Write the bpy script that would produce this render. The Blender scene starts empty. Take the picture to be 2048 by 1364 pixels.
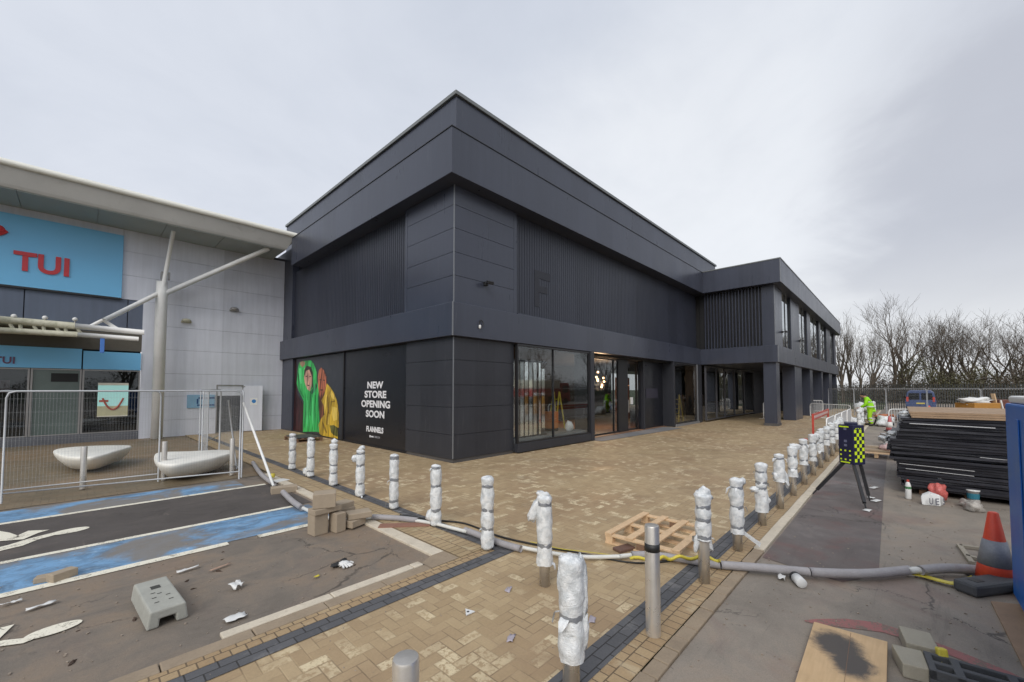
import bpy, math, random
import numpy as np
from mathutils import Matrix, Vector, noise

S = bpy.context.scene
COL = S.collection
R = math.radians

# ------------------------------------------------------------------ camera
FPX, CX, CY, EYE = 818.0, 1024.0, 743.0, 2.05      # focal length and principal point in photo pixels (2048 wide), eye height in metres
CAMX, CAMY = 0.13, 0.12
PITCH = math.atan(34 / 818.0)
YAW = R(43.45)                                     # heading, counted from +X (along the long facade)
cam_d = bpy.data.cameras.new("camera"); cam = bpy.data.objects.new("camera", cam_d); COL.objects.link(cam)
cam_d.sensor_width = 36; cam_d.lens = FPX / 2048 * 36
cam_d.clip_start = 0.05; cam_d.clip_end = 2000
cam.location = (CAMX, CAMY, EYE)
cam_d.shift_y = (743 - 682) / 2048
cam.rotation_euler = (math.pi / 2 + PITCH, 0, YAW - math.pi / 2)
S.camera = cam

# ------------------------------------------------------------------ exposure / sampling
S.view_settings.view_transform = 'Standard'
S.view_settings.look = 'None'
S.view_settings.exposure = 0.28
S.view_settings.gamma = 1.0
S.cycles.use_adaptive_sampling = True
S.cycles.adaptive_threshold = 0.02
S.cycles.use_denoising = True
S.cycles.max_bounces = 6
S.cycles.transparent_max_bounces = 12
S.cycles.caustics_reflective = False
S.cycles.caustics_refractive = False
S.cycles.sample_clamp_indirect = 6.0

# ------------------------------------------------------------------ node expression helper
class N:
    """wraps a node tree so that shaders can be written as arithmetic"""
    def __init__(s, tree): s.t = tree
    def node(s, typ, **kw):
        n = s.t.nodes.new(typ)
        for k, v in kw.items(): setattr(n, k, v)
        return n
    def put(s, inp, v):
        if isinstance(v, V): s.t.links.new(v.s, inp)
        elif isinstance(v, bpy.types.NodeSocket): s.t.links.new(v, inp)
        elif v is not None:
            if isinstance(v, (tuple, list)) and len(v) == 3 and inp.type == 'RGBA': v = (*v, 1)
            inp.default_value = v
    def m(s, op, *a):
        n = s.node('ShaderNodeMath', operation=op)
        for i, v in enumerate(a): s.put(n.inputs[i], v)
        return V(s, n.outputs[0])
    def vm(s, op, *a, out=0):
        n = s.node('ShaderNodeVectorMath', operation=op)
        for i, v in enumerate(a): s.put(n.inputs[i], v)
        return V(s, n.outputs[out])
    def obj(s):
        return V(s, s.node('ShaderNodeTexCoord').outputs['Object'])
    def xyz(s, v):
        n = s.node('ShaderNodeSeparateXYZ'); s.put(n.inputs[0], v)
        return [V(s, o) for o in n.outputs]
    def comb(s, x=0, y=0, z=0):
        n = s.node('ShaderNodeCombineXYZ')
        for i, v in enumerate((x, y, z)): s.put(n.inputs[i], v)
        return V(s, n.outputs[0])
    def noise(s, vec, scale, detail=3, rough=0.55, dist=0.0):
        n = s.node('ShaderNodeTexNoise'); s.put(n.inputs['Vector'], vec)
        n.inputs['Scale'].default_value = scale; n.inputs['Detail'].default_value = detail
        n.inputs['Roughness'].default_value = rough; n.inputs['Distortion'].default_value = dist
        return V(s, n.outputs['Fac'])
    def white(s, vec):
        n = s.node('ShaderNodeTexWhiteNoise', noise_dimensions='3D'); s.put(n.inputs['Vector'], vec)
        return V(s, n.outputs['Value'])
    def ramp(s, f, a, b):                         # smooth 0..1 between a and b
        n = s.node('ShaderNodeMapRange', interpolation_type='SMOOTHSTEP')
        s.put(n.inputs[0], f); s.put(n.inputs[1], a); s.put(n.inputs[2], b)
        return V(s, n.outputs[0])
    def mix(s, f, a, b):
        n = s.node('ShaderNodeMix', data_type='RGBA')
        s.put(n.inputs[0], f); s.put(n.inputs[6], a); s.put(n.inputs[7], b)
        return V(s, n.outputs[2])
    def mul(s, col, f):
        n = s.node('ShaderNodeMix', data_type='RGBA', blend_type='MULTIPLY')
        n.inputs[0].default_value = 1; s.put(n.inputs[6], col)
        s.put(n.inputs[7], s.comb(f, f, f) if isinstance(f, V) else f)
        return V(s, n.outputs[2])
    def bump(s, h, strength=0.3, dist=0.01):
        n = s.node('ShaderNodeBump'); s.put(n.inputs['Height'], h)
        n.inputs['Strength'].default_value = strength; n.inputs['Distance'].default_value = dist
        return V(s, n.outputs[0])
class V:
    def __init__(s, n, sock): s.n, s.s = n, sock
    def __add__(s, o): return s.n.m('ADD', s, o)
    def __radd__(s, o): return s.n.m('ADD', o, s)
    def __sub__(s, o): return s.n.m('SUBTRACT', s, o)
    def __rsub__(s, o): return s.n.m('SUBTRACT', o, s)
    def __mul__(s, o): return s.n.m('MULTIPLY', s, o)
    def __rmul__(s, o): return s.n.m('MULTIPLY', o, s)
    def __truediv__(s, o): return s.n.m('DIVIDE', s, o)
    def __lt__(s, o): return s.n.m('LESS_THAN', s, o)
    def __gt__(s, o): return s.n.m('GREATER_THAN', s, o)

# ------------------------------------------------------------------ world: overcast sky
SUN_EL, SUN_AZ = R(38), R(206)                    # azimuth of the sun, counter-clockwise from +X
W = bpy.data.worlds.new("World"); S.world = W; W.use_nodes = True
wt = W.node_tree; wt.nodes.clear(); n = N(wt)
sky = n.node('ShaderNodeTexSky', sky_type='NISHITA'); sky.sun_disc = False
sky.sun_elevation = SUN_EL; sky.sun_rotation = math.pi / 2 - SUN_AZ
sky.dust_density = 3.0
d = V(n, n.node('ShaderNodeTexCoord').outputs['Generated'])
x, y, z = n.xyz(d)
zz = n.m('MAXIMUM', z, 0.0) + 0.30
pl = n.comb(x / zz, y / zz, 0.0)
c1 = n.noise(pl, 0.75, 5, 0.5, 0.4)
c2 = n.noise(pl, 2.2, 5, 0.6, 0.5)
c3 = n.noise(pl, 6.0, 4, 0.6, 0.6)
wob = (c1-0.5)*0.20 + (c2-0.5)*0.09 + (c3-0.5)*0.02
def toward(az, el, a, b):
    v = (math.cos(R(el)) * math.cos(R(az)), math.cos(R(el)) * math.sin(R(az)), math.sin(R(el)))
    return n.ramp(n.vm('DOT_PRODUCT', d, v, out=1) + wob, math.cos(R(b)), math.cos(R(a)))
base = n.mix(n.ramp(c1 + c2 * 0.22 + c3 * 0.04, 0.36, 0.86), (0.52, 0.56, 0.64), (0.67, 0.70, 0.765))
base = n.mix(toward(16, 20, 4, 34) * 0.8, base, (0.775, 0.795, 0.825))
base = n.mix(toward(-10, 22, 2, 21) * 0.85, base, (0.43, 0.45, 0.51))
base = n.mix(n.ramp(z, 0.30, 0.04) * 0.75, base, (0.74, 0.75, 0.76))
base = n.mul(base, (c2-0.5)*0.08 + (c3-0.5)*0.025 + 1.0)
bg1 = n.node('ShaderNodeBackground'); n.put(bg1.inputs[0], base); bg1.inputs[1].default_value = 1.0
bg2 = n.node('ShaderNodeBackground'); wt.links.new(sky.outputs[0], bg2.inputs[0]); bg2.inputs[1].default_value = 0.08
mx = n.node('ShaderNodeMixShader'); mx.inputs[0].default_value = 0.93
wt.links.new(bg2.outputs[0], mx.inputs[1]); wt.links.new(bg1.outputs[0], mx.inputs[2])
wt.links.new(mx.outputs[0], n.node('ShaderNodeOutputWorld').inputs[0])

sun_d = bpy.data.lights.new("sun", 'SUN'); sun = bpy.data.objects.new("sun", sun_d); COL.objects.link(sun)
sun_d.energy = 1.5; sun_d.angle = R(40); sun_d.color = (1.0, 0.965, 0.91)
sv = Vector((math.cos(SUN_EL) * math.cos(SUN_AZ), math.cos(SUN_EL) * math.sin(SUN_AZ), math.sin(SUN_EL)))
sun.rotation_euler = sv.to_track_quat('Z', 'Y').to_euler(); sun.location = (0, 0, 60)

# ------------------------------------------------------------------ pixel -> place on a real plane (survey of the photograph)
_f = np.array([math.cos(YAW) * math.cos(PITCH), math.sin(YAW) * math.cos(PITCH), math.sin(PITCH)])
_r = np.array([math.sin(YAW), -math.cos(YAW), 0]); _u = np.cross(_r, _f)
def _ray(x, y): return _f * FPX + _r * (x - CX) + _u * (CY - y)
def G(x, y, z=0.0):
    v = _ray(x, y); t = (z - EYE) / v[2]; return Vector((CAMX + v[0] * t, CAMY + v[1] * t, z))
def PX(x, y, X): v = _ray(x, y); t = (X - CAMX) / v[0]; return Vector((X, CAMY + v[1] * t, EYE + v[2] * t))
def PY(x, y, Y): v = _ray(x, y); t = (Y - CAMY) / v[1]; return Vector((CAMX + v[0] * t, Y, EYE + v[2] * t))
RT = Vector((_r[0], _r[1], 0)); FW = Vector((math.cos(YAW), math.sin(YAW), 0))

def fpos(px, D): v_ = FW*D + RT*((px-CX)/FPX*D*math.cos(PITCH)); return v_.x, v_.y
# ------------------------------------------------------------------ mesh helpers
class MB:
    def __init__(s): s.v, s.f = [], []
    def add(s, vs, fs):
        o = len(s.v); s.v += [Vector(v) for v in vs]; s.f += [tuple(i + o for i in f) for f in fs]; return s
    def box(s, x0, y0, z0, x1, y1, z1):
        x0, x1 = sorted((x0, x1)); y0, y1 = sorted((y0, y1)); z0, z1 = sorted((z0, z1))
        return s.add([(x0,y0,z0),(x1,y0,z0),(x1,y1,z0),(x0,y1,z0),(x0,y0,z1),(x1,y0,z1),(x1,y1,z1),(x0,y1,z1)],
                     [(0,3,2,1),(4,5,6,7),(0,1,5,4),(1,2,6,5),(2,3,7,6),(3,0,4,7)])
    def obox(s, c, sx, sy, sz, rz=0, rx=0, ry=0):
        M = Matrix.Translation(c) @ Matrix.Rotation(rz,4,'Z') @ Matrix.Rotation(ry,4,'Y') @ Matrix.Rotation(rx,4,'X')
        vs = [M @ Vector((a*sx/2,b*sy/2,c_*sz/2)) for c_ in (-1,1) for a,b in ((-1,-1),(1,-1),(1,1),(-1,1))]
        return s.add(vs, [(0,3,2,1),(4,5,6,7),(0,1,5,4),(1,2,6,5),(2,3,7,6),(3,0,4,7)])
    def bar(s, p, q, w, h=None):                    # rectangular bar between two points
        p, q = Vector(p), Vector(q); h = h or w; a = (q - p).normalized()
        up = Vector((0,0,1)) if abs(a.z) < 0.95 else Vector((1,0,0))
        sd = a.cross(up).normalized(); up = sd.cross(a)
        vs = [e + sd*i*w/2 + up*j*h/2 for e in (p,q) for i,j in ((-1,-1),(1,-1),(1,1),(-1,1))]
        return s.add(vs, [(0,3,2,1),(4,5,6,7),(0,1,5,4),(1,2,6,5),(2,3,7,6),(3,0,4,7)])
    def prism(s, poly, z0, z1):
        k = len(poly)
        ar = sum(poly[i][0]*poly[(i+1)%k][1]-poly[(i+1)%k][0]*poly[i][1] for i in range(k))
        if ar < 0: poly = poly[::-1]
        vs = [(p[0],p[1],z0) for p in poly] + [(p[0],p[1],z1) for p in poly]
        return s.add(vs, [tuple(range(k))[::-1], tuple(range(k,2*k))] + [(i,(i+1)%k,k+(i+1)%k,k+i) for i in range(k)])
    def tube(s, pts, r, k=8, cap=True):
        pts = [Vector(p) for p in pts]; rs = r if isinstance(r,(list,tuple)) else [r]*len(pts)
        o = len(s.v); prev = None
        for i,p in enumerate(pts):
            a = (pts[min(i+1,len(pts)-1)] - pts[max(i-1,0)]).normalized()
            if prev is None:
                up = Vector((0,0,1)) if abs(a.z) < 0.9 else Vector((1,0,0)); sd = a.cross(up).normalized()
            else: sd = (prev - a*prev.dot(a)).normalized()
            prev = sd; up = sd.cross(a)
            for j in range(k):
                t = 2*math.pi*j/k; s.v.append(p + (sd*math.cos(t) + up*math.sin(t))*rs[i])
        for i in range(len(pts)-1):
            for j in range(k):
                a_, b_ = o+i*k+j, o+i*k+(j+1)%k; s.f.append((a_, b_, b_+k, a_+k))
        if cap: s.f.append(tuple(range(o,o+k))); s.f.append(tuple(range(o+(len(pts)-1)*k,o+len(pts)*k))[::-1])
        return s
    def lathe(s, prof, k=20, c=(0,0,0)):             # prof: list of (r, z), bottom to top
        o = len(s.v)
        for r,z in prof:
            for j in range(k):
                t = 2*math.pi*j/k; s.v.append(Vector((c[0]+r*math.cos(t), c[1]+r*math.sin(t), c[2]+z)))
        for i in range(len(prof)-1):
            for j in range(k):
                a_, b_ = o+i*k+j, o+i*k+(j+1)%k; s.f.append((a_, b_, b_+k, a_+k))
        s.f.append(tuple(range(o,o+k))[::-1]); s.f.append(tuple(range(o+(len(prof)-1)*k,o+len(prof)*k)))
        return s
    def blob(s, c, rx, ry, rz, seed=0, amp=0.25, k=14, m=9, freq=2.0, rot=0, tilt=None):
        c = Vector(c); o = len(s.v); off = Vector((seed*7.3, seed*3.1, seed*1.7))
        M = Matrix.Rotation(rot,3,'Z')
        if tilt: M = Matrix.Rotation(tilt[1],3,Vector(tilt[0])) @ M
        for i in range(m+1):
            th = math.pi*i/m
            for j in range(k):
                ph = 2*math.pi*j/k; q = Vector((math.sin(th)*math.cos(ph), math.sin(th)*math.sin(ph), math.cos(th)))
                d_ = 1 + amp*noise.noise(q*freq+off)*1.6
                s.v.append(c + M @ Vector((q.x*rx*d_, q.y*ry*d_, q.z*rz*d_)))
        for i in range(m):
            for j in range(k):
                a_, b_ = o+i*k+j, o+i*k+(j+1)%k; s.f.append((a_, a_+k, b_+k, b_))
        return s
    def rib(s, pts, w, z):                           # flat ribbon along ground points
        pts = [Vector((p[0],p[1],0)) for p in pts]; L, Rr = [], []
        ws = w if isinstance(w,(list,tuple)) else [w]*len(pts)
        for i,p in enumerate(pts):
            a = (pts[min(i+1,len(pts)-1)]-pts[max(i-1,0)]).normalized(); sd = Vector((-a.y,a.x,0))
            L.append(p+sd*ws[i]/2+Vector((0,0,z))); Rr.append(p-sd*ws[i]/2+Vector((0,0,z)))
        k = len(pts)
        return s.add(L+Rr, [(i, i+k, i+1+k, i+1) for i in range(k-1)])
    def build(s, name, mat, parent=None, smooth=False, bevel=0, world=False, seg=2):
        me = bpy.data.meshes.new(name)
        vs = s.v
        if world and parent is not None:
            Mi = wmat(parent).inverted(); vs = [Mi @ v for v in vs]
        me.from_pydata([tuple(v) for v in vs], [], s.f)
        me.validate(); me.update()
        if smooth:
            for p in me.polygons: p.use_smooth = True
        o = bpy.data.objects.new(name, me); COL.objects.link(o)
        if mat is not None: me.materials.append(mat)
        if parent is not None: o.parent = parent
        if bevel:
            b = o.modifiers.new('bevel','BEVEL'); b.width = bevel; b.segments = seg; b.limit_method = 'ANGLE'; b.angle_limit = R(40)
        return o
def wmat(o):
    M = Matrix.Translation(o.location) @ o.rotation_euler.to_matrix().to_4x4() @ Matrix.Diagonal((*o.scale,1))
    return wmat(o.parent) @ M if o.parent else M
def thing(name, label, cat, loc=(0,0,0), rz=0, group=None):
    o = bpy.data.objects.new(name, None); COL.objects.link(o)
    o.location = loc; o.rotation_euler = (0,0,rz); o['label'] = label; o['category'] = cat
    o.empty_display_size = 0.2
    if group: o['group'] = group
    return o
def tag(o, label, cat, group=None, loc=None, rz=None):
    o['label'] = label; o['category'] = cat
    if group: o['group'] = group
    if loc is not None: o.location = loc
    if rz is not None: o.rotation_euler = (0,0,rz)
    return o
def struct(o, kind='structure'): o['kind'] = kind; return o
def dup(root, loc, rz, label):
    r = root.copy(); COL.objects.link(r); r.location = loc; r.rotation_euler = (0,0,rz); r['label'] = label
    for ch in list(root.children):
        c = ch.copy(); COL.objects.link(c); c.parent = r
        for g in list(ch.children):
            q = g.copy(); COL.objects.link(q); q.parent = c
    return r
def text(name, body, p0, right, up, w, h, mat, parent, bold=0.02, depth=0.02, center=False, shear=0):
    """lettering fitted to a box w x h whose lower left corner is p0 (world)"""
    cu = bpy.data.curves.new('t','FONT'); cu.body = body; cu.offset = bold; cu.size = 1; cu.resolution_u = 6
    cu.space_character = 1.02
    to = bpy.data.objects.new('t', cu); COL.objects.link(to)
    dg = bpy.context.evaluated_depsgraph_get(); me = bpy.data.meshes.new_from_object(to.evaluated_get(dg))
    bpy.data.objects.remove(to); bpy.data.curves.remove(cu)
    xs = [v.co.x for v in me.vertices]; ys = [v.co.y for v in me.vertices]
    x0, x1, y0, y1 = min(xs), max(xs), min(ys), max(ys)
    right = Vector(right).normalized(); up = Vector(up).normalized(); nn = right.cross(up); p0 = Vector(p0)
    Mi = wmat(parent).inverted()
    k = len(me.vertices)
    vs = [Mi @ (p0 + right*((v.co.x-x0)/(x1-x0)*w) + up*((v.co.y-y0)/(y1-y0)*h) + nn*0.004) for v in me.vertices]
    fs = [tuple(p.vertices) for p in me.polygons]
    bpy.data.meshes.remove(me)
    m2 = bpy.data.meshes.new(name); m2.from_pydata([tuple(v) for v in vs], [], fs); m2.update(); m2.materials.append(mat)
    o = bpy.data.objects.new(name, m2); COL.objects.link(o); o.parent = parent
    sm = o.modifiers.new('s','SOLIDIFY'); sm.thickness = depth; sm.offset = 1
    return o

# ------------------------------------------------------------------ materials
MATS = {}
def mat(name, base=(0.5,0.5,0.5), rough=0.6, metal=0.0, spec=0.5, fn=None, coat=0):
    if name in MATS: return MATS[name]
    m = bpy.data.materials.new(name); m.use_nodes = True; t = m.node_tree
    b = t.nodes['Principled BSDF']; q = N(t)
    b.inputs['Base Color'].default_value = (*base,1); b.inputs['Roughness'].default_value = rough
    b.inputs['Metallic'].default_value = metal; b.inputs['Specular IOR Level'].default_value = spec
    if coat: b.inputs['Coat Weight'].default_value = coat
    if fn: fn(q, b)
    MATS[name] = m; return m
def dirty(base, amt=0.25, scale=3, rough=0.6, metal=0.0, fine=60, bump=0.1, spec=0.5, dirt=None, dcol=(0.12,0.10,0.08)):
    """plain stuff with uneven tone, grain, a trace of dirt"""
    def f(q, b):
        p = q.obj(); a = q.noise(p, scale, 5, 0.6); g = q.noise(p, fine, 2, 0.6)
        c = q.mul(q.mix(0.0, base, base), (a-0.5)*(amt*2) + (g-0.5)*amt + 1.0)
        if dirt: c = q.mix(q.ramp(q.noise(p, scale*1.7, 6, 0.7, 0.5), 0.62-dirt*0.2, 0.8)*dirt, c, dcol)
        q.put(b.inputs['Base Color'], c)
        q.put(b.inputs['Roughness'], (a-0.5)*0.25 + rough)
        if bump: q.put(b.inputs['Normal'], q.bump(g + a*0.6, bump, 0.01))
    return f
def M(name, base, rough=0.6, metal=0.0, **k): return mat(name, base, rough, metal, fn=dirty(base, rough=rough, **k))

def herring(q, b, w=0.1, tan=((0.375,0.272,0.155),(0.450,0.338,0.198)), pale=(0.76,0.65,0.43), joint=(0.17,0.12,0.07), markamt=1.0):
    p = q.obj(); x, y, z = q.xyz(p)
    x = x / w + 400.0; y = y / w + 400.0
    i = q.m('FLOOR', x); j = q.m('FLOOR', y); fx = x - i; fy = y - j
    k = q.m('FLOORED_MODULO', i - j, 4.0); H = k < 1.5; nH = 1.0 - H
    u = H*(fx + k) + nH*(fy + 3.0 - k); v = H*fy + nH*fx
    di = i - H*k; dj = j - nH*(3.0 - k)
    rnd = q.white(q.comb(di, dj, 0.0)); rnd2 = q.white(q.comb(di, dj, 7.0))
    e = q.m('MINIMUM', q.m('MINIMUM', u, 2.0 - u), q.m('MINIMUM', v, 1.0 - v))
    jn = 1.0 - q.ramp(e, 0.015, 0.075)
    big = q.noise(p, 0.35, 4, 0.6, 0.3); mid = q.noise(p, 1.6, 4, 0.6); fine = q.noise(p, 45, 3, 0.7); streak = q.noise(p, 9, 4, 0.65, 0.4)
    col = q.mix(rnd, tan[0], tan[1])
    col = q.mix(q.ramp(big, 0.42, 0.62)*0.5, col, (0.31,0.205,0.12))
    # pale, freshly laid or dusty blocks, in drifts
    drift = q.ramp(mid*0.6 + big*0.4 + 0.0, 0.38, 0.58)
    nib = q.ramp(q.noise(p, 22, 4, 0.7, 0.3), 0.40, 0.52)
    mk = (rnd2 < 0.27) * drift * nib * (1.0 - q.ramp(e, 0.12, 0.02)*0.7) * (rnd*0.7+0.4)
    col = q.mix(mk * 0.78 * markamt, col, pale)
    col = q.mix(jn * q.ramp(q.noise(p, 2.5, 3, 0.6), 0.38, 0.66) * 0.75, col, joint)
    # sand and mud trodden over the blocks
    mud = q.ramp(q.noise(p, 0.8, 6, 0.62, 0.8), 0.5, 0.72)
    col = q.mix(mud*0.5, col, (0.27,0.19,0.115))
    col = q.mul(col, (fine-0.5)*0.35 + (streak-0.5)*0.15 + 1.0)
    q.put(b.inputs['Base Color'], col)
    q.put(b.inputs['Roughness'], (streak-0.5)*0.3 + 0.66 - q.ramp(q.noise(p, 0.5, 4, 0.6, 0.5), 0.48, 0.66)*0.22)
    q.put(b.inputs['Normal'], q.bump((1.0-jn)*0.6 + fine*0.25 + rnd*0.25 - mud*0.2, 0.45, 0.006))
paving = mat('tan block paving', fn=herring)
forecourt = mat('brown block paving', fn=lambda q,b: herring(q,b,0.1,((0.165,0.130,0.082),(0.195,0.155,0.10)),(0.22,0.185,0.13),(0.09,0.07,0.045),0.4))
def course(c1, c2, joint, pale, bw, bh, ang=False, pamt=0.3):
    def f(q, b):
        p = q.obj(); br = q.node('ShaderNodeTexBrick')
        vec = p
        if ang:
            X, Y, Z = q.xyz(p); vec = q.comb(Y, X, 0.0)
        q.put(br.inputs['Vector'], vec); q.put(br.inputs['Color1'], c1); q.put(br.inputs['Color2'], c2); q.put(br.inputs['Mortar'], joint)
        br.inputs['Scale'].default_value = 1; br.inputs['Mortar Size'].default_value = 0.006; br.inputs['Mortar Smooth'].default_value = 0.3
        br.inputs['Brick Width'].default_value = bw; br.inputs['Row Height'].default_value = bh
        n1 = q.noise(p, 4, 5, 0.65, 0.5); n2 = q.noise(p, 60, 2, 0.6)
        c = q.mix(q.ramp(n1, 0.56, 0.7)*pamt, V(q, br.outputs['Color']), pale)
        c = q.mul(c, (n2-0.5)*0.4 + (q.noise(p, 1.2, 3)-0.5)*0.4 + 1.0)
        q.put(b.inputs['Base Color'], c); q.put(b.inputs['Roughness'], 0.75)
        q.put(b.inputs['Normal'], q.bump(n2*0.3 - V(q, br.outputs['Fac'])*0.8, 0.5, 0.006))
    return f
dark_x = mat('charcoal blocks along x', fn=course((0.085,0.085,0.09),(0.115,0.115,0.12),(0.035,0.033,0.032),(0.30,0.29,0.28),0.2,0.1))
dark_y = mat('charcoal blocks along y', fn=course((0.085,0.085,0.09),(0.115,0.115,0.12),(0.035,0.033,0.032),(0.33,0.32,0.31),0.2,0.1,True,0.6))
sailor_x = mat('tan soldier course along x', fn=course((0.34,0.235,0.13),(0.40,0.29,0.165),(0.14,0.10,0.06),(0.50,0.41,0.27),0.105,0.21,False,0.5))
sailor_y = mat('tan soldier course along y', fn=course((0.34,0.25,0.14),(0.42,0.31,0.18),(0.14,0.10,0.06),(0.52,0.44,0.28),0.105,0.21,True,0.6))

def asphalt(c, mud, mudcol=(0.155,0.115,0.085), redd=0.0, wet=0.0):
    def f(q, b):
        p = q.obj(); a = q.noise(p, 0.45, 6, 0.6, 0.4); m_ = q.noise(p, 2.2, 6, 0.65, 0.6); g = q.noise(p, 240, 2, 0.8); g2 = q.noise(p, 75, 2, 0.6)
        sp = q.white(q.vm('FLOOR', q.vm('SCALE', p, None, None, 1.0)) if False else p)
        col = q.mul(q.mix(0.0, c, c), (a-0.5)*0.9 + (m_-0.5)*0.8 + 1.0)
        col = q.mix(q.ramp(a + (m_-0.5)*0.7, 0.62-mud*0.35, 0.78)*min(1,0.25+mud), col, mudcol)
        if redd: col = q.mix(q.ramp(q.noise(p, 0.9, 4, 0.6, 0.6), 0.52, 0.68)*redd, col, (0.17,0.088,0.078))
        col = q.mix(q.ramp(g, 0.62, 0.74)*0.35, col, (0.34,0.32,0.29))      # pale aggregate
        col = q.mix(q.ramp(q.noise(p, 11, 5, 0.75, 0.4), 0.63, 0.70)*0.5, col, (0.05,0.042,0.036))   # stains
        X, Y, Z = q.xyz(p)
        vo = q.node('ShaderNodeTexVoronoi', feature='DISTANCE_TO_EDGE'); wv = q.comb(X + (m_-0.5)*0.9, Y + (a-0.5)*0.9, 0.0); q.put(vo.inputs['Vector'], wv); vo.inputs['Scale'].default_value = 0.55
        crack = (1.0 - q.ramp(V(q, vo.outputs['Distance']), 0.002, 0.007)) * q.ramp(q.noise(p, 0.6, 3), 0.48, 0.56)
        col = q.mix(crack*0.7, col, (0.04,0.035,0.03))
        g3 = q.noise(p, 110, 3, 0.8); col = q.mul(col, (g3-0.5)*0.75 + 1.0)
        ty = q.noise(q.comb(X*0.5, Y*7.0, 0.0), 1.0, 5, 0.7, 0.6); col = q.mix(q.ramp(ty, 0.56, 0.70)*0.28, col, (0.07,0.06,0.052))
        sc_ = q.noise(q.comb(X*3.0, Y*0.8, 5.0), 1.0, 6, 0.75, 1.0); col = q.mix(q.ramp(sc_, 0.60, 0.74)*0.35, col, (0.34,0.29,0.23))
        q.put(b.inputs['Base Color'], col)
        q.put(b.inputs['Roughness'], 0.80 - q.ramp(a, 0.45, 0.65)*(0.15+wet*1.2))
        q.put(b.inputs['Normal'], q.bump(g*0.6 + g2*0.6 + m_, 0.5, 0.006))
    return f
asp_bay = mat('muddy car park asphalt', fn=asphalt((0.195,0.166,0.136), 0.75, (0.245,0.178,0.120), redd=0.12, wet=0.2))
asp_new = mat('clean bay asphalt', fn=asphalt((0.085,0.073,0.066), 0.2))
asp_road = mat('service road asphalt', fn=asphalt((0.265,0.230,0.190), 0.5, (0.285,0.215,0.155), redd=0.3, wet=0.15))
asp_patch = mat('dark asphalt patch', fn=asphalt((0.135,0.115,0.107), 0.2, redd=0.6, wet=0.2))
conc = M('pale kerb concrete', (0.60,0.53,0.42), 0.8, amt=0.25, scale=5, dirt=0.5, dcol=(0.22,0.16,0.11), bump=0.3)
conc_worn = M('worn sandy concrete', (0.30,0.235,0.165), 0.85, amt=0.3, scale=3, dirt=0.5, dcol=(0.19,0.145,0.105), bump=0.3)
slabc = M('entrance slab concrete', (0.19,0.19,0.195), 0.7, amt=0.2, scale=3, dirt=0.3)
grass_g = M('far grass', (0.06,0.075,0.03), 0.9, amt=0.5, scale=0.3, bump=0.3)
def paint(c, wear=0.5):
    def f(q, b):
        p = q.obj(); a = q.noise(p, 6, 6, 0.7, 0.4); g = q.noise(p, 90, 3, 0.7)
        g4 = q.noise(p, 55, 3, 0.8); col = q.mix(q.ramp(a + (g4-0.5)*0.9, 0.64-wear*0.2, 0.68)*wear*1.5, c, (0.17,0.14,0.11))
        q.put(b.inputs['Base Color'], q.mul(col, (g-0.5)*0.3+1.0)); q.put(b.inputs['Roughness'], 0.7)
        q.put(b.inputs['Normal'], q.bump(g, 0.3, 0.004))
    return f
line_w = mat('worn white road paint', fn=paint((0.80,0.76,0.63), 0.5))
red_p = mat('faded red road paint', fn=paint((0.33,0.13,0.12), 0.9))
def bluep(q, b):
    p = q.obj(); X, Y, Z = q.xyz(p); st = q.comb(X*0.8, Y*1.5, 0.0)
    a = q.noise(st, 2.6, 6, 0.68, 0.9); g = q.noise(p, 70, 3, 0.7); w_ = q.noise(p, 0.8, 5, 0.6, 0.8)
    col = q.mix(q.ramp(a, 0.36, 0.62), (0.10,0.185,0.29), (0.18,0.35,0.56))
    col = q.mix(q.ramp(q.noise(st, 5.5, 6, 0.72, 1.2), 0.57, 0.70)*0.6, col, (0.42,0.56,0.70))
    col = q.mix(q.ramp(q.noise(st, 9, 6, 0.7, 0.6), 0.56, 0.68)*0.7, col, (0.15,0.135,0.115))
    col = q.mix(q.ramp(w_, 0.43, 0.57)*0.88, col, (0.21,0.18,0.145))
    q.put(b.inputs['Base Color'], q.mul(col, (g-0.5)*0.5+1.0)); q.put(b.inputs['Roughness'], 0.7)
    q.put(b.inputs['Normal'], q.bump(g+a, 0.4, 0.005))
blue_paint = mat('worn blue bay paint', fn=bluep)

def clad(base, rough, pw=1.25, spec=0.5):
    def f(q, b):
        p = q.obj(); X, Y, Z = q.xyz(p)
        cell = q.white(q.comb(q.m('FLOOR', (X+Y+300.0)/pw), 0.0, 0.0))
        st = q.noise(q.comb(X*6.0, Y*6.0, Z*0.35), 1.0, 4, 0.6); du = q.noise(p, 0.7, 4, 0.6)
        col = q.mul(q.mix(0.0, base, base), (cell-0.5)*0.18 + (st-0.5)*0.34 + (du-0.5)*0.3 + 1.0)
        dr = q.ramp(q.noise(q.comb(X*9.0, Y*9.0, Z*0.5), 1.0, 5, 0.7), 0.58, 0.72); col = q.mix(dr*0.10, col, (0.22,0.22,0.22))
        q.put(b.inputs['Base Color'], col); q.put(b.inputs['Roughness'], (st-0.5)*0.2 + (du-0.5)*0.2 + rough)
        q.put(b.inputs['Normal'], q.bump(q.noise(p, 1.1, 3, 0.5)*1.5 + st*0.12, 0.2, 0.02))
    return f
charcoal = mat('charcoal metal cladding', spec=0.5, fn=clad((0.044,0.050,0.072), 0.32))
charcoal_lo = mat('matt charcoal panels', spec=0.4, fn=clad((0.032,0.034,0.042), 0.45, 0.8))
charcoal_rib = mat('charcoal louvre metal', spec=0.4, fn=clad((0.033,0.037,0.053), 0.42))
cap_m = M('grey parapet capping', (0.16,0.17,0.17), 0.45, amt=0.15)
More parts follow.
